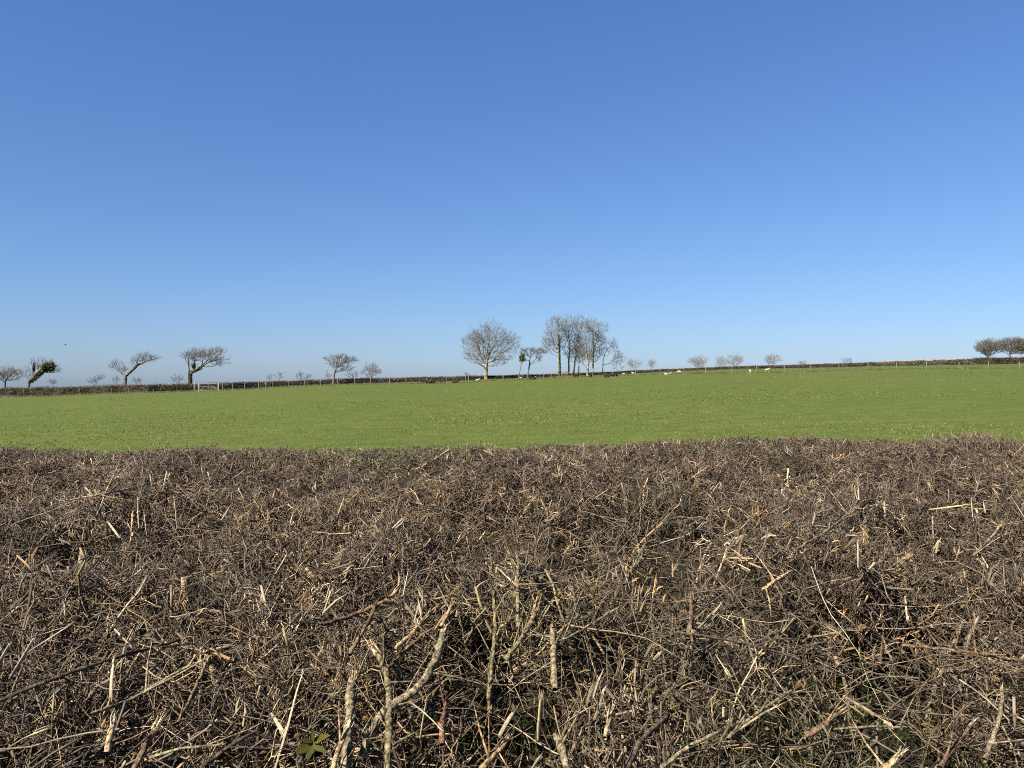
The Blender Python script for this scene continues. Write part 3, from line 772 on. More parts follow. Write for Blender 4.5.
for px, yb, pose, rot, white, lab, sc in [
    (477.6, 381.6, 'standing', 5, 1, 'white sheep standing sideways in front of the big round tree', 1.0),
    (520.5, 378.2, 'lying', 170, 1, 'white sheep lying at the foot of the ivy lollipop stem', .95),
    (535.6, 377.6, 'standing', 100, 1, 'small white lamb beside the dark sheep under the flat topped tree', .55),
    (623.5, 374.6, 'lying', 10, 1, 'white sheep lying close to the hedge below the faint small tree', .95),
    (633.0, 374.4, 'standing', 160, 1, 'white sheep beside a fence post below the pale twin crowned tree', .9),
    (666.2, 374.8, 'lying', 185, 1, 'left white sheep of the pair lying close together', .95),
    (670.2, 374.3, 'lying', 20, 1, 'right white sheep of the pair lying close together', .85),
    (679.4, 373.2, 'grazing', 170, 1, 'white sheep grazing just left of a fence post, right of the lying pair', 1.05),
    (750.4, 373.4, 'standing', 85, 1, 'white sheep seen end on, left of the one with its head up', 1.1),
    (767.2, 371.8, 'standing', 10, 1, 'white sheep standing with its head up below the lone skyline tree', 1.15),
    (424.4, 383.0, 'grazing', 180, 0, 'dark sheep grazing left of the nearest fence post, hindmost of the brown group', .85),
    (431.0, 382.8, 'lying', 0, 0, 'broad dark sheep lying right of the same post, first of the brown group', 1.25),
    (438.5, 382.0, 'lying', 180, 0, 'dark sheep lying against the low hedge in the middle of the brown group', 1.15),
    (443.2, 382.1, 'standing', 0, 0, 'dark sheep standing against the low hedge beside a fence post', 1.0),
    (455.4, 382.4, 'lying', 10, 0, 'dark sheep lying alone between the brown group and the big round tree', 1.0),
    (532.6, 379.0, 'lying', 185, 0, 'dark brown sheep lying under the flat topped tree', 1.05),
    (576.4, 377.2, 'standing', 10, 0, 'dark sheep standing right of the tan hurdle, at the foot of the kinked tree', .9),
    (591.0, 377.0, 'standing', 85, 0, 'dark sheep seen end on by the post under the thick stemmed tree', 1.0),
    (606.4, 377.4, 'standing', 120, 0, 'dark sheep nearest the camera, below the slanting open tree', 1.0),
    (610.5, 376.0, 'lying', 0, 0, 'dark sheep lying behind the nearest dark one', 1.2),
    (615.0, 376.2, 'grazing', 15, 0, 'dark sheep grazing right of the slanting open tree', .8)]:
    D = fence_D(px, yb + (0 if white else .9))
    De = float(edge(px)[0])
    D = min(D, De - 1.5)
    o = bpy.data.objects.new('sheep', (SHEEP if white else SHEEP_D)[pose]); COL.objects.link(o)
    o.location = at(px, D); o.rotation_euler = (0, 0, math.radians(rot)); o.scale = (sc * (.50 if white else .82),) * 3
    tag(o, lab, 'sheep', 'white sheep along the fence' if white else 'dark sheep along the fence')

# ------------------------------------------------------------------ a bird over the left hedge
def bird():
    D = 105.0
    c = ((65.5 - 512) / F * D, D, CZ + (384 - 345) / F * D)
    prof = [(-.17, .004), (-.11, .02), (-.04, .038), (.04, .04), (.10, .026), (.13, .026), (.155, .012), (.185, .002)]
    P = np.array([[(x_, 0, .01 * math.sin(i)) for i, (x_, _) in enumerate(prof)]]); Rr = np.array([[r for _, r in prof]])
    parts = [tubes(P, Rr, 8)]
    for s in (-1, 1):
        W_ = np.array([[.06, s * .03, .02], [-.05, s * .03, .02], [.07, s * .15, .09], [-.045, s * .15, .085], [.03, s * .27, .10], [-.04, s * .27, .095], [-.05, s * .34, .085]])
        Wb = W_ - np.array([0, 0, .008])
        V = np.concatenate([W_, Wb])
        q = [[0, 2, 3, 1], [2, 4, 5, 3], [7, 8, 10, 9], [9, 10, 12, 11], [0, 7, 9, 2], [2, 9, 11, 4], [1, 3, 10, 8], [3, 5, 12, 10]]
        t = [[4, 6, 5], [11, 12, 13], [4, 11, 13], [4, 13, 6], [5, 6, 13], [5, 13, 12]]
        parts.append((V, np.array(q), np.array(t), None))
    tl = np.array([[-.15, -.015, .01], [-.15, .015, .01], [-.26, .05, .012], [-.26, -.05, .012]])
    parts.append((np.concatenate([tl, tl - [0, 0, .006]]), np.array([[0, 1, 2, 3], [7, 6, 5, 4], [0, 4, 5, 1], [1, 5, 6, 2], [2, 6, 7, 3], [3, 7, 4, 0]]), None, None))
    V, Q, T, _ = cat(parts)
    o = link_mesh('bird', mesh_np('bird', V, Q, T), M_bird)
    o.location = c; o.rotation_euler = (0, math.radians(-8), math.radians(20))
    tag(o, 'small dark bird flying above the left hedge', 'bird')
bird()

# ------------------------------------------------------------------ the flailed hedge in the foreground
HD = np.array([.70, .80, .90, 1.02, 1.15, 1.35, 1.6, 2.0, 2.5, 3.0, 3.5, 3.85, 4.05, 4.2, 4.3], float)
HZ = CZ - np.array([1.45, 1.05, .80, .66, .585, .525, .462, .405, .362, .328, .304, .308, .42, .75, 1.3])
TPX = np.array([-200, 0, 90, 130, 200, 300, 400, 500, 600, 700, 800, 900, 935, 955, 985, 1005, 1024, 1250], float)
TPY = np.array([447, 447.5, 450.5, 451.5, 448, 446.5, 445.5, 444, 444, 441.5, 440, 440, 436, 433.5, 434, 438, 440, 438], float)
def HS(x, y):
    """height of the hedge's cut top over the ground"""
    x = np.asarray(x, float); y = np.asarray(y, float)
    base = np.interp(y, HD, HZ)
    row = np.interp(512 + F * x / 3.7, TPX, TPY)
    tilt = (446.0 - row) / F * 3.7 * np.clip((y - 1.2) / 2.2, 0, 1)
    bump = (vnoise(x + 40, y + 40, .42, 11) - .5) * .12 + (vnoise(x + 40, y + 40, .16, 12) - .5) * .09 + (vnoise(x + 40, y + 40, .07, 13) - .5) * .05
    fade = np.clip((y - .8) / .7, 0, 1) * np.where(y > 3.2, np.clip(1.15 - (y - 3.2) / .6, .25, 1), 1)
    return base + tilt + bump * fade
HOLLOWS = [(-.12, 1.30, .16), (.08, 1.62, .20), (.22, 2.05, .20), (.58, 1.52, .18), (.42, 1.25, .13), (.90, 1.75, .17), (-.55, 1.30, .12), (-.85, 1.55, .16),
           (.45, 2.40, .22), (-.45, 1.95, .15), (1.45, 2.2, .2), (-1.3, 2.2, .2), (.05, 1.17, .12), (.78, 1.22, .12), (-.70, 1.15, .10), (1.15, 1.45, .12)]
def gap(x, y):
    """0..1: where the top is thin and one looks down into the hedge"""
    g = vnoise(x + 70, y + 20, .30, 14) * .5 + np.where(np.asarray(y) < 1.9, vnoise(x + 70, y + 20, .12, 15), vnoise(x + 70, y + 20, .085, 16)) * .5
    for (a, b, r) in HOLLOWS:
        g = g + (.27 if b < 1.8 else .16) * np.exp(-((x - a) ** 2 + (y - b) ** 2) / r ** 2)
    return np.clip((g - np.where(np.asarray(y) < 1.9, .46, .50)) / .07, 0, 1) * np.clip((3.1 - np.asarray(y)) / .4, 0, 1)
def HN(x, y):
    e = .05
    gx = (HS(x + e, y) - HS(x - e, y)) / (2 * e); gy = (HS(x, y + e) - HS(x, y - e)) / (2 * e)
    gx = np.clip(gx, -1.2, 1.2); gy = np.clip(gy, -2.5, 2.5)
    return unit(np.stack([-gx, -gy, np.ones_like(gx)], -1))
def on_hedge(px, py, lift=0.0):
    """the point of the hedge's surface seen at a pixel of the photograph, raised by lift"""
    ys = np.linspace(.75, 4.2, 700)
    x = (px - 512) / F * ys
    ray = CZ - (py - 384) / F * ys
    k = np.argmax(ray <= HS(x, ys) + lift)
    return np.array([x[k], ys[k], ray[k]])

hedge = empty('hedge', (0, 2.4, 0))
HO = np.array([0, 2.4, 0.0])
PAL = np.array([[.110, .078, .056], [.165, .130, .094], [.215, .175, .122], [.175, .130, .070], [.085, .062, .046], [.29, .21, .115], [.24, .155, .082]])
PW0 = np.array([.26, .24, .16, .14, .11, .05, .04])
def pick_tone(x, y, n):
    c = PAL[rng.choice(len(PAL), n, p=PW0)]
    far = np.clip((y - 1.4) / 2.0, 0, 1)[:, None]
    c = c * (1 - .25 * far) + np.array([.135, .096, .074]) * .25 * far     # the finer, purplish young growth farther along the top
    warm = np.clip((vnoise(x + 9, y + 9, .5, 41) - .55) * 4, 0, 1)[:, None]
    c = c * (1 - warm * .3) + np.array([.26, .18, .10]) * warm * .3       # patches of torn, tan wood
    green = np.clip((vnoise(x + 3, y + 5, .6, 42) - .70) * 4, 0, 1)[:, None]
    c = c * (1 - green * .4) + np.array([.12, .125, .06]) * green * .4      # algae
    return c * np.array([1.02, .98, .90]) * .60 * (.25 + rng.gamma(1.5, .5, (n, 1)))

def sample_xy(n, dmin=.82, dmax=4.15, power=1.35):
    """positions over the hedge, denser towards the viewer's side; wider than the frame at every depth"""
    y = dmin + (dmax - dmin) * rng.random(n) ** power
    half = .80 * y + .75
    return rng.uniform(-1, 1, n) * half, y

def wiggly(p0, dirn, length, K, wob, sag=0.0):
    n = len(p0)
    P = np.zeros((n, K, 3)); P[:, 0] = p0
    d = unit(dirn)
    st = (length / (K - 1))[:, None]
    for k in range(1, K):
        d = unit(d + rng.normal(0, wob, (n, 3)) + np.array([0, 0, -sag]))
        P[:, k] = P[:, k - 1] + d * st
    return P

def clip_out(P, lim=.05, soft=1.0):
    """keep twigs from standing proud of the cut top: the flail takes everything above it"""
    lim = np.asarray(lim); lim = lim[:, None] if lim.ndim else lim
    over = (P[..., 2] - (HS(P[..., 0], P[..., 1]) + lim)).max(1)
    P[..., 2] -= (np.maximum(over, 0) * soft)[:, None]
    return P

def bank():
    """the earth bank added under the hedge, raised as dark backing for its gaps"""
    ys = np.array([.55, .75, .95, 1.2, 1.5, 1.8, 2.1, 2.7, 3.3, 3.75, 4.0, 4.25, 4.6]); zs = np.array([-.05, .20, .38, .56, .74, .86, .94, 1.10, 1.18, 1.18, .92, .4, -.05])
    xs = np.linspace(-5.2, 5.2, 260)
    yy = np.linspace(.55, 4.6, 110)
    X_, Y_ = np.meshgrid(xs, yy, indexing='ij')
    Z_ = np.interp(Y_, ys, zs) + (vnoise(X_ + 20, Y_ + 20, .4, 51) - .5) * .12 + (vnoise(X_ + 20, Y_ + 20, .13, 52) - .5) * .07 * np.clip((Y_ - .6) * 3, 0, 1) * np.clip((4.5 - Y_) * 3, 0, 1)
    id_ = np.arange(X_.size).reshape(X_.shape)
    q = np.stack([id_[:-1, :-1], id_[1:, :-1], id_[1:, 1:], id_[:-1, 1:]], -1).reshape(-1, 4)
    o = link_mesh('earth_backing_bank', mesh_np('earth_backing_bank', np.stack([X_, Y_, Z_], -1).reshape(-1, 3), q), M_gap_shade_soil)
    tag(o, kind='structure')
    f = lambda a, b: np.interp(b, ys, zs)
    return f
bank_z = bank()

def hedge_twigs():
    parts = []
    # 1. the tangle of fine twiglets that makes the surface
    n = 78000
    x, y = sample_xy(n)
    ex = 26000      # the far half of the top grows thickest
    x[:ex] = rng.uniform(-1, 1, ex) * 3.9; y[:ex] = rng.uniform(2.9, 3.95, ex)
    g = gap(x, y)
    keep = rng.random(n) > np.maximum(g * .84, np.clip((1.85 - y) * .95, 0, .62))
    x, y = x[keep], y[keep]; n = len(x)
    nrm = HN(x, y)
    dep = rng.gamma(2.2, .026, n) - .012
    p = np.stack([x, y, HS(x, y)], -1) - nrm * dep[:, None]
    up = np.where(rng.random((n, 1)) < .35, .8, .0)
    d = unit(rng.normal(0, 1, (n, 3)) * np.array([.85, .75, .6]) + nrm * up)
    ln = rng.uniform(.03, .115, n) * np.where(rng.random(n) < .10, 2.0, 1) * np.clip(2.35 - .8 * y, .65, 1.55)
    P = clip_out(wiggly(p - d * (ln * .5)[:, None], d, ln, 5, .42), rng.normal(-.006, .016, n) * np.clip(1.6 - .35 * y, .35, 1), 1)
    r0 = rng.uniform(.00065, .0016, n) * np.clip(.8 + y * .13, .95, 1.25)
    Rr = r0[:, None] * np.array([1.15, 1.05, .95, .8, .45])
    c = pick_tone(x, y, n)
    C = c[:, None] * np.array([.92, .97, 1, 1.05, 1.1])[None, :, None]
    parts.append(tubes(P, Rr, 3, C, seed=1))
    # branching growth: stems from below fork, and fork again, up to the cut
    def fit(P, lim):
        """shorten what the flail has cut at the hedge top"""
        b = P[:, :1]; top = (HS(P[..., 0], P[..., 1]) + lim[:, None]); over = P[..., 2] > top
        first = np.where(over.any(1), np.argmax(over, 1), P.shape[1] - 1)
        f = np.maximum(first, .6) / (P.shape[1] - 1)
        return b + (P - b) * f[:, None, None], ~over[:, 0]
    n0 = 7200
    x0, y0 = sample_xy(n0, .85, 4.1, 1.25)
    k_ = rng.random(n0) > gap(x0, y0) * .86
    x0, y0 = x0[k_], y0[k_]; n0 = len(x0)
    nr = HN(x0, y0)
    b0 = np.stack([x0, y0, HS(x0, y0)], -1) - nr * rng.uniform(.10, .30, (n0, 1))
    d0 = unit(nr * .8 + rng.normal(0, .42, (n0, 3)) + np.array([.05, 0, .25]))
    S0 = wiggly(b0, d0, rng.uniform(.10, .24, n0), 6, .22)
    S0, ok = fit(S0, rng.normal(-.012, .026, n0) * np.clip(1.6 - .35 * y0, .35, 1)); S0 = S0[ok]; n0 = len(S0)
    rS0 = rng.uniform(.0016, .0036, n0); cS0 = pick_tone(S0[:, 0, 0], S0[:, 0, 1], n0)
    parts.append(tubes(S0, rS0[:, None] * np.array([1.2, 1.1, 1.0, .95, .88, .8]), 5, np.repeat(cS0[:, None], 6, 1), cap_end=True, seed=21))
    def fork(S, r, c, per, ln, K, wob, spread, seed_):
        n = len(S); i = np.repeat(np.arange(n), per); m = len(i)
        k = rng.integers(1, S.shape[1] - 1, m); f = rng.random((m, 1))
        b = S[i, k] + (S[i, k + 1] - S[i, k]) * f
        d = unit(unit(S[i, k + 1] - S[i, k]) * .75 + rng.normal(0, spread, (m, 3)) + np.array([0, 0, .18]))
        Q_ = wiggly(b, d, rng.uniform(*ln, m) * np.clip(2.35 - .8 * b[:, 1], .75, 1.5), K, wob * np.clip(.55 + .25 * b[:, 1], .7, 1).mean())
        thin = rng.random(m) > np.clip((1.8 - b[:, 1]) * .75, 0, .45)
        Q_, ok = fit(Q_, rng.normal(-.008, .020, m) * np.clip(1.6 - .35 * Q_[:, 0, 1], .35, 1))
        ok &= thin; Q_, i = Q_[ok], i[ok]; m = len(i)
        rr_ = np.minimum(r[i] * rng.uniform(.45, .75, m), .0024); rr_ = np.maximum(rr_, .00055)
        cc_ = c[i] * rng.uniform(.75, 1.35, (m, 1))
        CC = np.repeat(cc_[:, None], K, 1); pt = rng.random(m) < .16
        CC[pt, -1] = CC[pt, -1] * .6 + np.array([.20, .145, .085]) * rng.uniform(.5, 1.3, (pt.sum(), 1))
        parts.append(tubes(Q_, rr_[:, None] * np.linspace(1.15, .6, K), 3, CC, cap_end=True, seed=seed_))
        return Q_, rr_, cc_
    S1, rS1, cS1 = fork(S0, rS0, cS0, 6, (.035, .13), 5, .34, .85, 22)
    S2, rS2, cS2 = fork(S1, rS1, cS1, 5, (.014, .060), 4, .40, 1.0, 23)
    # 2. spurs and thorns standing off those twiglets
    m = 52000
    i = rng.integers(0, n, m); k = rng.integers(1, 3, m)
    b = P[i, k]; d2 = unit(unit(P[i, k + 1] - P[i, k]) * .5 + rng.normal(0, .8, (m, 3)))
    l2 = rng.uniform(.010, .045, m)
    P2 = np.stack([b, b + d2 * l2[:, None]], 1)
    R2 = np.stack([r0[i] * .8, r0[i] * .3], 1)
    C2 = np.repeat((c[i] * rng.uniform(.85, 1.3, (m, 1)))[:, None], 2, 1)
    parts.append(tubes(P2, R2, 3, C2, seed=2))
    m = 60000
    i = rng.integers(0, len(S2), m); k = rng.integers(0, 3, m)
    b = S2[i, k]; d2 = unit(unit(S2[i, k + 1] - S2[i, k]) * .5 + rng.normal(0, .8, (m, 3)))
    Pq = np.stack([b, b + d2 * rng.uniform(.008, .032, (m, 1))], 1)
    parts.append(tubes(Pq, np.stack([rS2[i] * .8, rS2[i] * .3], 1), 3, np.repeat((cS2[i] * rng.uniform(.9, 1.4, (m, 1)))[:, None], 2, 1), seed=24))
    # 3. cut shoots: longer and straighter, from inside up to the flailed top
    x, y = sample_xy(4200, power=1.2)
    k_ = rng.random(len(x)) > gap(x, y) * .85; x, y = x[k_], y[k_]; n3 = len(x)
    nrm = HN(x, y)
    p = np.stack([x, y, HS(x, y)], -1) - nrm * rng.uniform(.02, .16, (n3, 1))
    d = unit(rng.normal(0, .75, (n3, 3)) + nrm * .8 + np.array([.1, 0, .1]))
    ln = rng.uniform(.07, .22, n3)
    P3 = clip_out(wiggly(p - d * (ln * .35)[:, None], d, ln, 5, .20), rng.normal(-.004, .02, n3) * np.clip(1.6 - .35 * y, .3, 1), 1)
    r3 = rng.uniform(.0012, .0028, n3)
    c3 = pick_tone(x, y, n3) * 1.1
    C3 = c3[:, None] * np.array([.8, .9, 1, 1.05, 1.0])[None, :, None]
    tip = (rng.random(n3) < .16)
    C3[tip, 4] = np.array([.36, .26, .145]) * rng.uniform(.7, 1.2, (tip.sum(), 1))
    parts.append(tubes(P3, r3[:, None] * np.array([1.2, 1.1, 1, .95, .9]), 5, C3, cap_end=True, seed=3))
    # spurs along the shoots
    m = 12000
    i = rng.integers(0, n3, m); k = rng.integers(0, 4, m)
    b = P3[i, k]; d2 = unit(unit(P3[i, k + 1] - P3[i, k]) * .7 + rng.normal(0, .8, (m, 3)))
    l2 = rng.uniform(.012, .07, m)
    P4 = np.stack([b, b + d2 * l2[:, None] * .5 + rng.normal(0, .003, (m, 3)), b + d2 * l2[:, None]], 1)
    parts.append(tubes(P4, (r3[i] * .55)[:, None] * np.array([1, .8, .35]), 3, np.repeat((c3[i])[:, None], 3, 1), seed=4))
    # 4. the inside of the hedge: sparse older twigs all the way down
    x, y = sample_xy(8000, .85, 4.1, 1.2)
    k_ = rng.random(len(x)) > np.maximum(gap(x, y) * .85, np.clip((1.9 - y) * .9, 0, .6)); x, y = x[k_], y[k_]; n5 = len(x)
    dep = rng.uniform(.06, .26, n5)
    z = HS(x, y) - dep
    p = np.stack([x, y, z], -1)
    d = unit(rng.normal(0, .7, (n5, 3)) + np.array([0, -.15, .55]))
    ln = rng.uniform(.18, .5, n5)
    P5 = clip_out(wiggly(p - d * (ln * .5)[:, None], d, ln, 6, .22), -.02, 1)
    r5 = rng.uniform(.0009, .0023, n5)
    c5 = pick_tone(x, y, n5) * .9
    parts.append(tubes(P5, r5[:, None] * np.array([1.2, 1.1, 1, .95, .85, .6]), 4, np.repeat(c5[:, None], 6, 1), seed=5))
    # the fringe of upright cut tips along the far edge, taller and darker in one tuft to the right
    n7 = 3000
    x = rng.uniform(-3.8, 3.8, n7); y = rng.uniform(3.15, 3.95, n7)
    tuft = np.where(rng.random(n7) < .09)[0]
    x[tuft] = (rng.uniform(922, 1004, len(tuft)) - 512) / F * 3.6; y[tuft] = rng.uniform(3.35, 3.8, len(tuft))
    p = np.stack([x, y, HS(x, y) - .014], -1)
    d = unit(rng.normal(0, .5, (n7, 3)) + np.array([0, 0, 1]))
    ln = rng.uniform(.010, .026, n7); ln[tuft] = rng.uniform(.035, .06, len(tuft))
    P7 = wiggly(p, d, ln, 3, .18)
    c7 = pick_tone(x, y, n7) * .7 + np.array([.05, .036, .023]) * rng.uniform(.2, 1.6, (n7, 1))
    c7[tuft] *= .75
    parts.append(tubes(P7, rng.uniform(.0009, .0019, (n7, 1)) * np.array([1.1, 1, .7]), 3, np.repeat(c7[:, None], 3, 1), cap_end=True, seed=7))
    # fallen twigs lying on the bank
    n8 = 26000
    x, y = sample_xy(n8, .85, 4.0, 1.2)
    k_ = rng.random(n8) < np.clip((y - 1.0) / 1.1, .12, 1); x, y = x[k_], y[k_]; n8 = len(x)
    p = np.stack([x, y, bank_z(x, y) + rng.uniform(.0, .035, n8)], -1)
    d = unit(rng.normal(0, 1, (n8, 3)) * np.array([1, 1, .25]))
    P8 = wiggly(p, d, rng.uniform(.03, .14, n8), 4, .3)
    parts.append(tubes(P8, rng.uniform(.0008, .002, (n8, 1)) * np.ones((1, 4)), 3, np.repeat((pick_tone(x, y, n8) * .7)[:, None], 4, 1), seed=8))
    # 5. long thin whips that arch through the tangle
    n6 = 1500
    x, y = sample_xy(n6, .9, 3.2, 1.3)
    p = np.stack([x, y, HS(x, y) - rng.uniform(.0, .09, n6)], -1)
    d = unit(rng.normal(0, 1, (n6, 3)) * np.array([1, .8, .35]) + np.array([0, 0, .25]))
    ln = rng.uniform(.14, .42, n6)
    P6 = clip_out(wiggly(p - d * (ln * .5)[:, None], d, ln, 9, .13, .05), rng.normal(.0, .015, n6), 1)
    r6 = rng.uniform(.0008, .0017, n6)
    c6 = pick_tone(x, y, n6) * .95
    parts.append(tubes(P6, r6[:, None] * np.linspace(1.25, .5, 9), 4, np.repeat(c6[:, None], 9, 1), seed=6))
    V, Q, T, C = cat(parts)
    o = link_mesh('twigs', mesh_np('twigs', V - HO, Q, T, C), M_twig, hedge); o['kind'] = 'stuff'
hedge_twigs()

def splinters():
    """torn and frayed ends left by the flail: tufts of pale slivers, in clusters"""
    P_, R_, C_ = [], [], []
    spots = [(302, 582), (300, 578), (330, 600), (345, 575), (372, 600), (398, 590), (420, 610), (452, 606), (640, 600), (735, 540), (742, 560), (690, 600), (700, 620),
             (840, 722), (905, 605), (990, 575), (650, 590), (628, 570), (137, 512), (600, 700), (108, 720), (560, 470), (980, 510), (820, 725), (735, 548), (310, 600), (385, 620), (440, 500), (30, 555)]
    ctr = [on_hedge(a, b, .01) for a, b in spots for _ in range(1)]
    x, y = sample_xy(260, .95, 3.6, 1.1)
    ctr += [np.array([a, b, float(HS(a, b)) - rng.uniform(-.01, .03)]) for a, b in zip(x, y)]
    for j, c in enumerate(ctr):
        big = j < len(spots)
        k = rng.integers(4, 9) if big else rng.integers(2, 4)
        main = unit(rng.normal(0, .5, 3) + np.array([.35, -.1, .8]))
        base = PALE[rng.integers(0, len(PALE))] * rng.uniform(.55, 1.0)
        for _ in range(k):
            p = c + rng.normal(0, .012 if big else .006, 3)
            d = unit(main + rng.normal(0, .25, 3))
            l = rng.uniform(.015, .055) * (1.2 if big else .9)
            P_.append([p - d * l * .4, p + d * l * .2 + rng.normal(0, .002, 3), p + d * l * .6])
            r = rng.uniform(.0012, .0032)
            R_.append([r * .8, r, r * .15]); C_.append([base * rng.uniform(.4, .95)] * 3)
    v, q, t, c = tubes(np.array(P_), np.array(R_), 4, np.array(C_), seed=9)
    o = link_mesh('splinters', mesh_np('splinters', v - HO, q, t, c, smooth=False), M_wood, hedge); o['kind'] = 'stuff'
PALE = np.array([[.46, .34, .19], [.40, .25, .115], [.50, .41, .26], [.32, .19, .085], [.37, .30, .19]])
splinters()

def dead_leaves():
    n = 900
    x, y = sample_xy(n, .9, 4.0, 1.2)
    nrm = HN(x, y)
    p = np.stack([x, y, HS(x, y)], -1) - nrm * (rng.exponential(.05, n) + .005)[:, None]
    u = unit(rng.normal(size=(n, 3))); w = unit(np.cross(u, rng.normal(size=(n, 3)))); nn = np.cross(u, w)
    s = rng.uniform(.004, .010, (n, 1))
    V = np.stack([p - u * s, p + w * s * .55 + nn * s * .25, p + u * s, p - w * s * .55 + nn * s * .25], 1).reshape(-1, 3)
    idx_ = np.arange(n * 4).reshape(-1, 4)
    t = np.concatenate([idx_[:, [0, 1, 2]], idx_[:, [0, 2, 3]]])
    c = np.array([[.14, .085, .04], [.20, .13, .06], [.09, .06, .035], [.10, .11, .035]])[rng.choice(4, n, p=[.4, .25, .25, .1])] * rng.uniform(.7, 1.3, (n, 1))
    o = link_mesh('dead_leaves', mesh_np('dead_leaves', V - HO, None, t, np.repeat(c, 4, 0), smooth=False), M_leaf, hedge); o['kind'] = 'stuff'
dead_leaves()


def bank_grass():
    n = 26000
    x, y = sample_xy(n, .8, 3.6, 1.3)
    k = vnoise(x + 11, y + 4, .5, 61) + .35 * np.exp(-((x + .1) ** 2 + (y - 1.3) ** 2) / .3) + .3 * np.exp(-((x - .7) ** 2 + (y - 1.5) ** 2) / .15) > .50
    k &= y < 1.75
    x, y = x[k], y[k]; n = len(x)
    p = np.stack([x, y, bank_z(x, y) - .02], -1)
    d = np.stack([rng.normal(0, .35, n), rng.normal(-.1, .35, n), np.ones(n)], -1)
    ln = rng.uniform(.08, .26, n) * np.clip((HS(x, y) - bank_z(x, y) - .06) / .3, .2, 1)
    P = wiggly(p, d, ln, 4, .12, .1)
    side = unit(np.cross(P[:, 3] - P[:, 0], rng.normal(size=(n, 3))))
    w = rng.uniform(.0015, .0035, (n, 1))
    wd = np.array([1, .9, .6, .08])
    A = np.stack([P - side[:, None] * (w * wd)[:, :, None], P + side[:, None] * (w * wd)[:, :, None]], 2)   # n,4,2,3
    id_ = np.arange(n * 8).reshape(n, 4, 2)
    q = np.stack([id_[:, :-1, 0], id_[:, :-1, 1], id_[:, 1:, 1], id_[:, 1:, 0]], -1).reshape(-1, 4)
    c = np.array([.045, .066, .016]) * rng.uniform(.5, 1.4, (n, 1)) + (rng.random((n, 1)) < .2) * np.array([.05, .04, .016])
    o = link_mesh('grass', mesh_np('grass', A.reshape(-1, 3), q, None, np.repeat(c, 8, 0)), M_blade)
    tag(o, 'green grass growing in the dark gaps under the foreground hedge', 'grass', kind='stuff')
bank_grass()

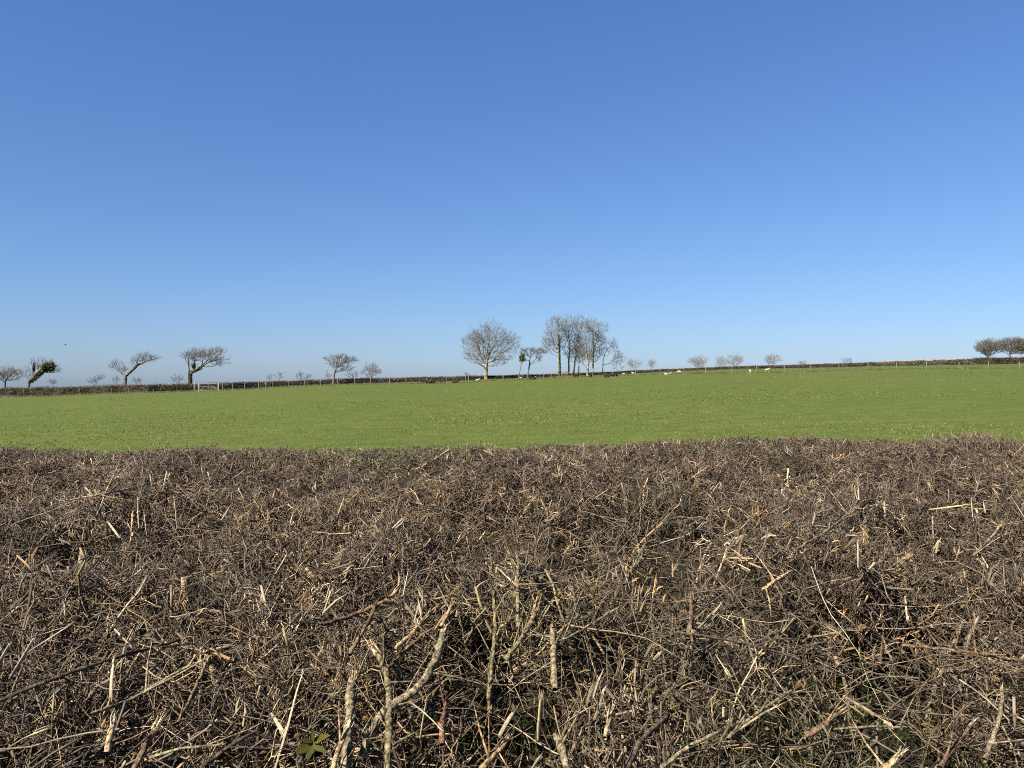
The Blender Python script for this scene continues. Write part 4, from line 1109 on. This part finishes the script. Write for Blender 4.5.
# the larger limbs, each a part of the hedge
STEMC = {'grey': (.205, .165, .10), 'olive': (.165, .135, .072), 'brown': (.15, .098, .058), 'dark': (.085, .062, .046), 'cream': (.46, .37, .235), 'tan': (.31, .22, .125),
         'orange': (.31, .20, .105), 'straw': (.46, .38, .18), 'red': (.13, .065, .038)}
def limb(pts, r0, r1, tone, tip=None, lift=0.015, name='branch', knots=0, drop=(0, 0), lab=None):
    """pts: outline on the hedge face as seen from the road; radii in millimetres"""
    W = np.array([on_hedge(a, b, lift * .65) for a, b in pts])
    W[0, 2] -= drop[0]; W[-1, 2] -= drop[1]
    # resample evenly with a little crookedness
    r0, r1 = r0 * .76, r1 * .76
    seg = np.r_[0, np.cumsum(np.linalg.norm(np.diff(W, axis=0), axis=1))]
    K = max(9, int(seg[-1] / .010))
    s = np.linspace(0, seg[-1], K); u = s / seg[-1]
    P = np.stack([np.interp(s, seg, W[:, i]) for i in range(3)], -1)
    for _ in range(3):
        P[1:-1] = (P[:-2] + P[1:-1] * 2 + P[2:]) / 4
    split = tone in ('cream', 'straw')            # stripped, splintered wood: straight, flat, torn to a point
    if not split:
        P[1:-1] += rng.normal(0, .0006, (K - 2, 3)) + np.sin(s[1:-1, None] * rng.uniform(12, 22) + rng.uniform(0, 6, 3)) * .0012
    R = np.interp(u, [0, 1], [r0, r1]) / 1000 * (1 + rng.normal(0, .035, K))
    for _ in range(knots):
        k = rng.integers(2, K - 2); R *= 1 + .16 * np.exp(-((np.arange(K) - k) / .9) ** 2)
    if split:
        R *= np.interp(u, [0, .12, .5, .85, 1], [.75, .95, 1, .92, .5])
    base = np.array(STEMC[tone]) * (.72 if tone in ('grey', 'olive', 'brown', 'dark') else .86)
    C = np.repeat(base[None], K, 0) * rng.uniform(.85, 1.15, (K, 1))
    if split:                                     # bark left on the lower part
        C *= np.interp(u, [0, .25, .5], [.45, .7, 1])[:, None]
    if tip:
        C[-1] = np.array(STEMC[tip]) * .8; C[-2] = C[-2] * .5 + C[-1] * .5
        R[-1] *= .55; R[-2] *= .85
    S_ = 9
    v, q, t, c = tubes(P[None], R[None], S_, C[None], cap_end=True, seed=K)
    off = v - P.repeat(S_, 0)
    if split:                                     # flatten to a sliver
        ax = unit(P[-1] - P[0]); sd = unit(np.cross(ax, rng.normal(size=3)))
        off -= (off @ sd)[:, None] * sd * .6
    v = P.repeat(S_, 0) + off * (1 + rng.normal(0, .07, (len(v), 1)))
    parts = [(v, q, t, c)]
    if split and not tip: tip = 'cream' if rng.random() < .7 else 'tan'
    if tip:      # a torn end
        d = unit(P[-1] - P[-3]); m = int(rng.integers(7, 13)); r = R[-3]
        b = P[-1] + rng.normal(0, r * .5, (m, 3)); l = rng.uniform(.6, 3.6, (m, 1)) * r * 1.8
        Pt = np.stack([b - d * r * 3, b + d * l * .3, b + d * l + rng.normal(0, r * .45, (m, 3))], 1)
        Ct = np.repeat((np.array(STEMC[tip]) * rng.uniform(.45, .95, (m, 1)))[:, None], 3, 1)
        parts.append(tubes(Pt, np.array([[r * .42, r * .30, r * .03]]).repeat(m, 0), 4, Ct, seed=m))
    if not split:  # short side shoots and thorns left along it
        m = max(3, int(seg[-1] / .025)); k = rng.integers(1, K - 1, m)
        d = unit(unit(P[k + 1] - P[k - 1]) * .6 + rng.normal(0, .8, (m, 3))); l = rng.uniform(.02, .13, (m, 1))
        Pt = np.stack([P[k], P[k] + d * l * .5 + rng.normal(0, .003, (m, 3)), P[k] + d * l], 1)
        parts.append(tubes(Pt, rng.uniform(.0008, .0018, (m, 1)) * np.array([[1.3, 1, .5]]), 4, np.repeat((base * rng.uniform(.6, 1.2, (m, 1)))[:, None], 3, 1), seed=m))
    V, Q, T, C = cat(parts)
    O = P[0]
    o = link_mesh(name, mesh_np(name, V - O, Q, T, C), M_wood if tone in ('cream', 'straw') else M_stem, hedge)
    o.location = O - HO
    if lab: o['label'] = lab
    return o
limb([(362, 724), (380, 714), (398, 702), (424, 682), (438, 656), (445, 630)], 9.5, 8.5, 'grey', 'tan', .035, knots=3, drop=(.05, 0), lab='thick mottled grey branch curving up to a torn orange end')
limb([(388, 785), (389, 740), (390, 715), (389, 690), (384, 668), (374, 650)], 7.5, 7, 'olive', 'tan', .03, knots=2, drop=(.06, 0))
limb([(387, 668), (404, 650), (425, 633)], 4, 3.2, 'brown', 'tan', .035)
limb([(346, 790), (346, 745), (350, 710), (352, 680)], 10, 9, 'grey', 'tan', .02, knots=3, drop=(.06, 0))
limb([(331, 775), (338, 748), (350, 722)], 5, 4.5, 'tan', 'cream', .05)
limb([(272, 778), (288, 726), (297, 690), (303, 672)], 4.2, 3.4, 'cream', None, .06, lab='straight pale stripped shoot')
limb([(271, 713), (277, 722), (284, 734)], 3, 5, 'cream', None, .05)
limb([(177, 724), (193, 692), (207, 660)], 3.6, 3.2, 'brown', 'cream', .05, lab='reddish shoot with a pale cut tip')
limb([(9, 680), (21, 661), (33, 640)], 4.2, 3.6, 'cream', None, .04)
limb([(28, 652), (47, 640), (70, 625)], 3.4, 3.2, 'cream', None, .04)
limb([(-4, 668), (9, 645)], 3.6, 3.2, 'cream', None, .04)
limb([(111, 702), (111, 680), (114, 660)], 3.6, 3.4, 'cream', 'cream', .04)
limb([(107, 752), (110, 735), (114, 720)], 7, 5, 'tan', 'cream', .05)
limb([(8, 748), (24, 738), (41, 731)], 3, 4.5, 'straw', None, .05)
limb([(132, 772), (145, 745), (158, 722)], 6, 5, 'brown', 'cream', .045, knots=1)
limb([(139, 529), (138, 515), (138, 499)], 5, 5, 'cream', 'cream', .03)
limb([(132, 537), (133, 512)], 4, 4, 'tan', 'cream', .02)
limb([(147, 536), (144, 511)], 4, 3.6, 'cream', None, .02)
limb([(177, 530), (176, 515), (174, 497)], 4, 3.2, 'cream', None, .03)
limb([(120, 538), (108, 522)], 4, 3.6, 'cream', None, .02)
limb([(163, 490), (167, 471)], 4, 3.6, 'cream', None, .02)
limb([(152, 486), (150, 474)], 4, 3.6, 'cream', None, .02)
limb([(70, 500), (100, 494), (130, 489)], 4, 3.4, 'tan', None, .02)
limb([(322, 625), (360, 612), (392, 597), (398, 588)], 5.2, 5, 'brown', 'tan', .03, knots=1)
limb([(350, 655), (366, 625), (375, 605)], 5, 4.5, 'brown', 'orange', .03)
limb([(395, 650), (420, 625), (428, 618)], 5, 4.4, 'tan', 'orange', .045)
limb([(440, 628), (452, 604)], 5, 4, 'orange', 'orange', .05)
limb([(518, 628), (519, 590), (517, 556)], 5.5, 4.5, 'olive', 'tan', .01, knots=1)
limb([(500, 585), (514, 590), (530, 560)], 3.2, 2.6, 'grey', None, .02)
limb([(555, 690), (554, 655), (553, 628)], 7.5, 7.5, 'grey', 'tan', .025, knots=2)
limb([(505, 660), (520, 640), (533, 620), (536, 606)], 6.5, 6, 'olive', 'orange', .015, knots=2)
limb([(488, 700), (492, 660), (496, 625), (494, 600)], 5, 4.5, 'olive', 'tan', .0, knots=1)
limb([(538, 742), (539, 720), (541, 696)], 4.6, 4.2, 'straw', None, .045)
limb([(499, 737), (507, 722), (515, 710)], 4.6, 4.2, 'cream', None, .05)
limb([(559, 728), (575, 716), (591, 707)], 2.6, 2.2, 'cream', None, .055)
limb([(605, 738), (608, 722), (613, 708)], 4.6, 3.2, 'tan', 'cream', .05)
limb([(548, 645), (575, 634), (620, 607)], 3, 2.6, 'grey', None, .035)
limb([(480, 770), (500, 748), (510, 735)], 6, 5, 'orange', 'tan', .03)
limb([(420, 740), (424, 715), (427, 700)], 4.4, 3.4, 'straw', None, .035)
limb([(442, 745), (442, 725), (446, 703)], 6, 4.5, 'red', 'red', .035, lab='short rust red splintered stub')
limb([(410, 702), (425, 713), (440, 728)], 3.6, 3, 'cream', None, .045)
limb([(570, 780), (566, 755), (556, 735)], 8, 7, 'grey', None, .0, knots=2, drop=(.03, 0))
limb([(762, 589), (775, 581), (787, 573)], 4.6, 4.6, 'tan', 'cream', .035)
limb([(858, 568), (858, 541)], 3.6, 3.2, 'cream', None, .03)
limb([(973, 557), (988, 540), (1003, 523)], 4.4, 4, 'grey', 'tan', .035)
limb([(1012, 498), (1026, 520)], 4.4, 4, 'cream', None, .03)
limb([(716, 655), (727, 672)], 4.4, 4, 'cream', None, .04)
limb([(804, 736), (824, 724), (841, 713)], 6.6, 5.6, 'brown', 'tan', .045, knots=1)
limb([(676, 632), (730, 641), (781, 652), (848, 677)], 3, 2.2, 'dark', None, .045)
limb([(902, 645), (960, 652), (1030, 661)], 3.4, 3, 'brown', None, .045)
limb([(882, 768), (899, 756)], 6, 5, 'tan', 'cream', .04)
limb([(834, 729), (870, 727), (909, 728)], 2.6, 2.2, 'grey', None, .05)
limb([(728, 740), (760, 712), (792, 690)], 4, 3.4, 'grey', None, .035)
limb([(843, 696), (865, 708), (889, 724)], 3.8, 3.2, 'grey', 'cream', .045)
limb([(905, 596), (907, 618)], 3, 2.6, 'cream', None, .03)
limb([(735, 568), (740, 548), (738, 530)], 5, 4.4, 'brown', 'orange', .02)
limb([(688, 640), (692, 615), (690, 596)], 5.5, 5, 'brown', 'orange', .02)
limb([(624, 585), (640, 560), (643, 545)], 4, 3.6, 'grey', None, .03)
limb([(614, 549), (624, 568)], 3.4, 3, 'grey', None, .03)
limb([(497, 567), (516, 585)], 3.6, 3.2, 'cream', None, .03)
limb([(453, 548), (466, 535), (478, 526)], 4, 3.4, 'brown', None, .03)
limb([(0, 700), (60, 676), (110, 660), (180, 640)], 4.5, 3.2, 'dark', None, .03)
limb([(90, 715), (130, 700), (175, 672), (212, 655)], 3.8, 2.8, 'grey', None, .04)
limb([(200, 768), (235, 742), (262, 729)], 4, 3.2, 'dark', None, .045)
limb([(145, 760), (180, 748), (222, 744)], 3, 2.4, 'grey', None, .05)
limb([(640, 560), (650, 520)], 3, 2.6, 'brown', None, .02)
limb([(620, 780), (640, 740), (668, 715)], 6, 4.6, 'dark', None, .02, knots=1)
limb([(940, 768), (962, 738), (975, 720)], 5, 4, 'brown', 'cream', .03)
limb([(660, 768), (690, 744), (720, 731)], 4, 3.2, 'grey', None, .045)
limb([(985, 760), (1000, 720), (1002, 690)], 5, 4, 'grey', 'tan', .025)

# upright stools deep inside, rising out of the bank
for j in range(18):
    y = rng.uniform(1.05, 2.2); x = rng.uniform(-.75, .75) * y
    z0 = float(bank_z(x, y)) - .05; z1 = float(HS(x, y)) - rng.uniform(.02, .10)
    K = 9; s = np.linspace(0, 1, K)
    dx, dy = rng.normal(0, .10, 2)
    P = np.stack([x + dx * s + .012 * np.sin(s * 7 + j), y + dy * s * .6 + .01 * np.cos(s * 6 + j), z0 + (z1 - z0) * s], -1)
    r = rng.uniform(.0045, .009)
    R = r * (1.2 - .35 * s) * (1 + rng.normal(0, .06, K))
    base = np.array(STEMC['olive' if j % 3 else 'grey']) * rng.uniform(.5, .85)
    C = np.repeat(base[None], K, 0); C[-1] = np.array(STEMC['tan']) * rng.uniform(.4, .8)
    v, q, t, c = tubes(P[None], R[None], 8, C[None], cap_end=True, seed=j)
    o = link_mesh('stem', mesh_np('stem', v - P[0], q, t, c), M_stem, hedge); o.location = P[0] - HO
tag(hedge, 'wide flailed bare hedge of tangled brown twigs filling the foreground', 'hedge')

# loose cut sticks lying on the hedge
def loose_stick(pts, r0, r1, tone, label, lift):
    o = limb(pts, r0, r1, tone, None, lift, name='stick')
    o.parent = None; o.location = np.array(o.location) + HO
    tag(o, label, 'stick', 'loose cut sticks on the hedge')
loose_stick([(929, 509.5), (945, 507.5), (966, 505)], 5.6, 5.2, 'straw', 'pale straw coloured stick lying level on the hedge top near the right edge', .012)
loose_stick([(794, 552), (822, 534), (860, 505)], 3.2, 2.6, 'grey', 'long thin grey stick lying aslant on the right half of the hedge', .03)

# ------------------------------------------------------------------ bramble sprig in the hedge
def bramble():
    c = on_hedge(313, 742, .012)
    root = empty('bramble', c)
    P = np.array([[[.01, .02, -.12], [.005, .01, -.06], [0, 0, -.012], [.004, -.002, .006]]])
    v, q, t, cc = tubes(P, np.array([[.002, .0018, .0014, .001]]), 6, np.full((1, 4, 3), .1) * np.array([1.4, 1.2, .5]))
    link_mesh('stem', mesh_np('stem', v, q, None, cc), M_leaf, root)
    for ang, el, L, tone in ((25, 22, .044, (0.068, 0.071, 0.017)), (-28, -8, .036, (0.062, 0.074, 0.019)), (205, -18, .04, (0.093, 0.099, 0.031)), (252, -40, .034, (0.105, 0.118, 0.037)), (165, 12, .03, (0.081, 0.068, 0.022)), (80, 30, .028, (0.074, 0.074, 0.022))):
        n = 9
        s = np.linspace(0, 1, n); wd = np.sin(np.pi * s ** .75) * .19 + .01; L = L * .78
        saw = 1 + .10 * np.sign(np.sin(np.arange(n) * 2.2))
        a_ = math.radians(ang); e_ = math.radians(el)
        ax = np.array([math.cos(a_) * math.cos(e_), -.35, math.sin(a_) * .8 + math.sin(e_) * .3]); ax = unit(ax)
        sd = unit(np.cross(ax, unit(np.array([.1, -.75, .65]) + rng.normal(0, .45, 3)))); up = np.cross(sd, ax)
        mid = s[:, None] * ax * L + (.18 * s * (1 - s))[:, None] * up * L
        lft = mid + sd * (wd * saw * L)[:, None] + up * (.10 * L * wd)[:, None]
        rgt = mid - sd * (wd * saw * L)[:, None] + up * (.10 * L * wd)[:, None]
        V = np.stack([lft, mid, rgt], 1).reshape(-1, 3)
        id_ = np.arange(n * 3).reshape(n, 3)
        q = np.concatenate([np.stack([id_[:-1, k], id_[:-1, k + 1], id_[1:, k + 1], id_[1:, k]], -1) for k in (0, 1)])
        cc = np.repeat((np.array(tone) * np.array([.80, .76, .5]) * rng.uniform(.5, 1.2))[None], len(V), 0)
        link_mesh('leaf', mesh_np('leaf', V, q, None, cc), M_leaf, root)
    tag(root, 'sprig of olive green bramble leaves low in the foreground hedge', 'bramble')
bramble()
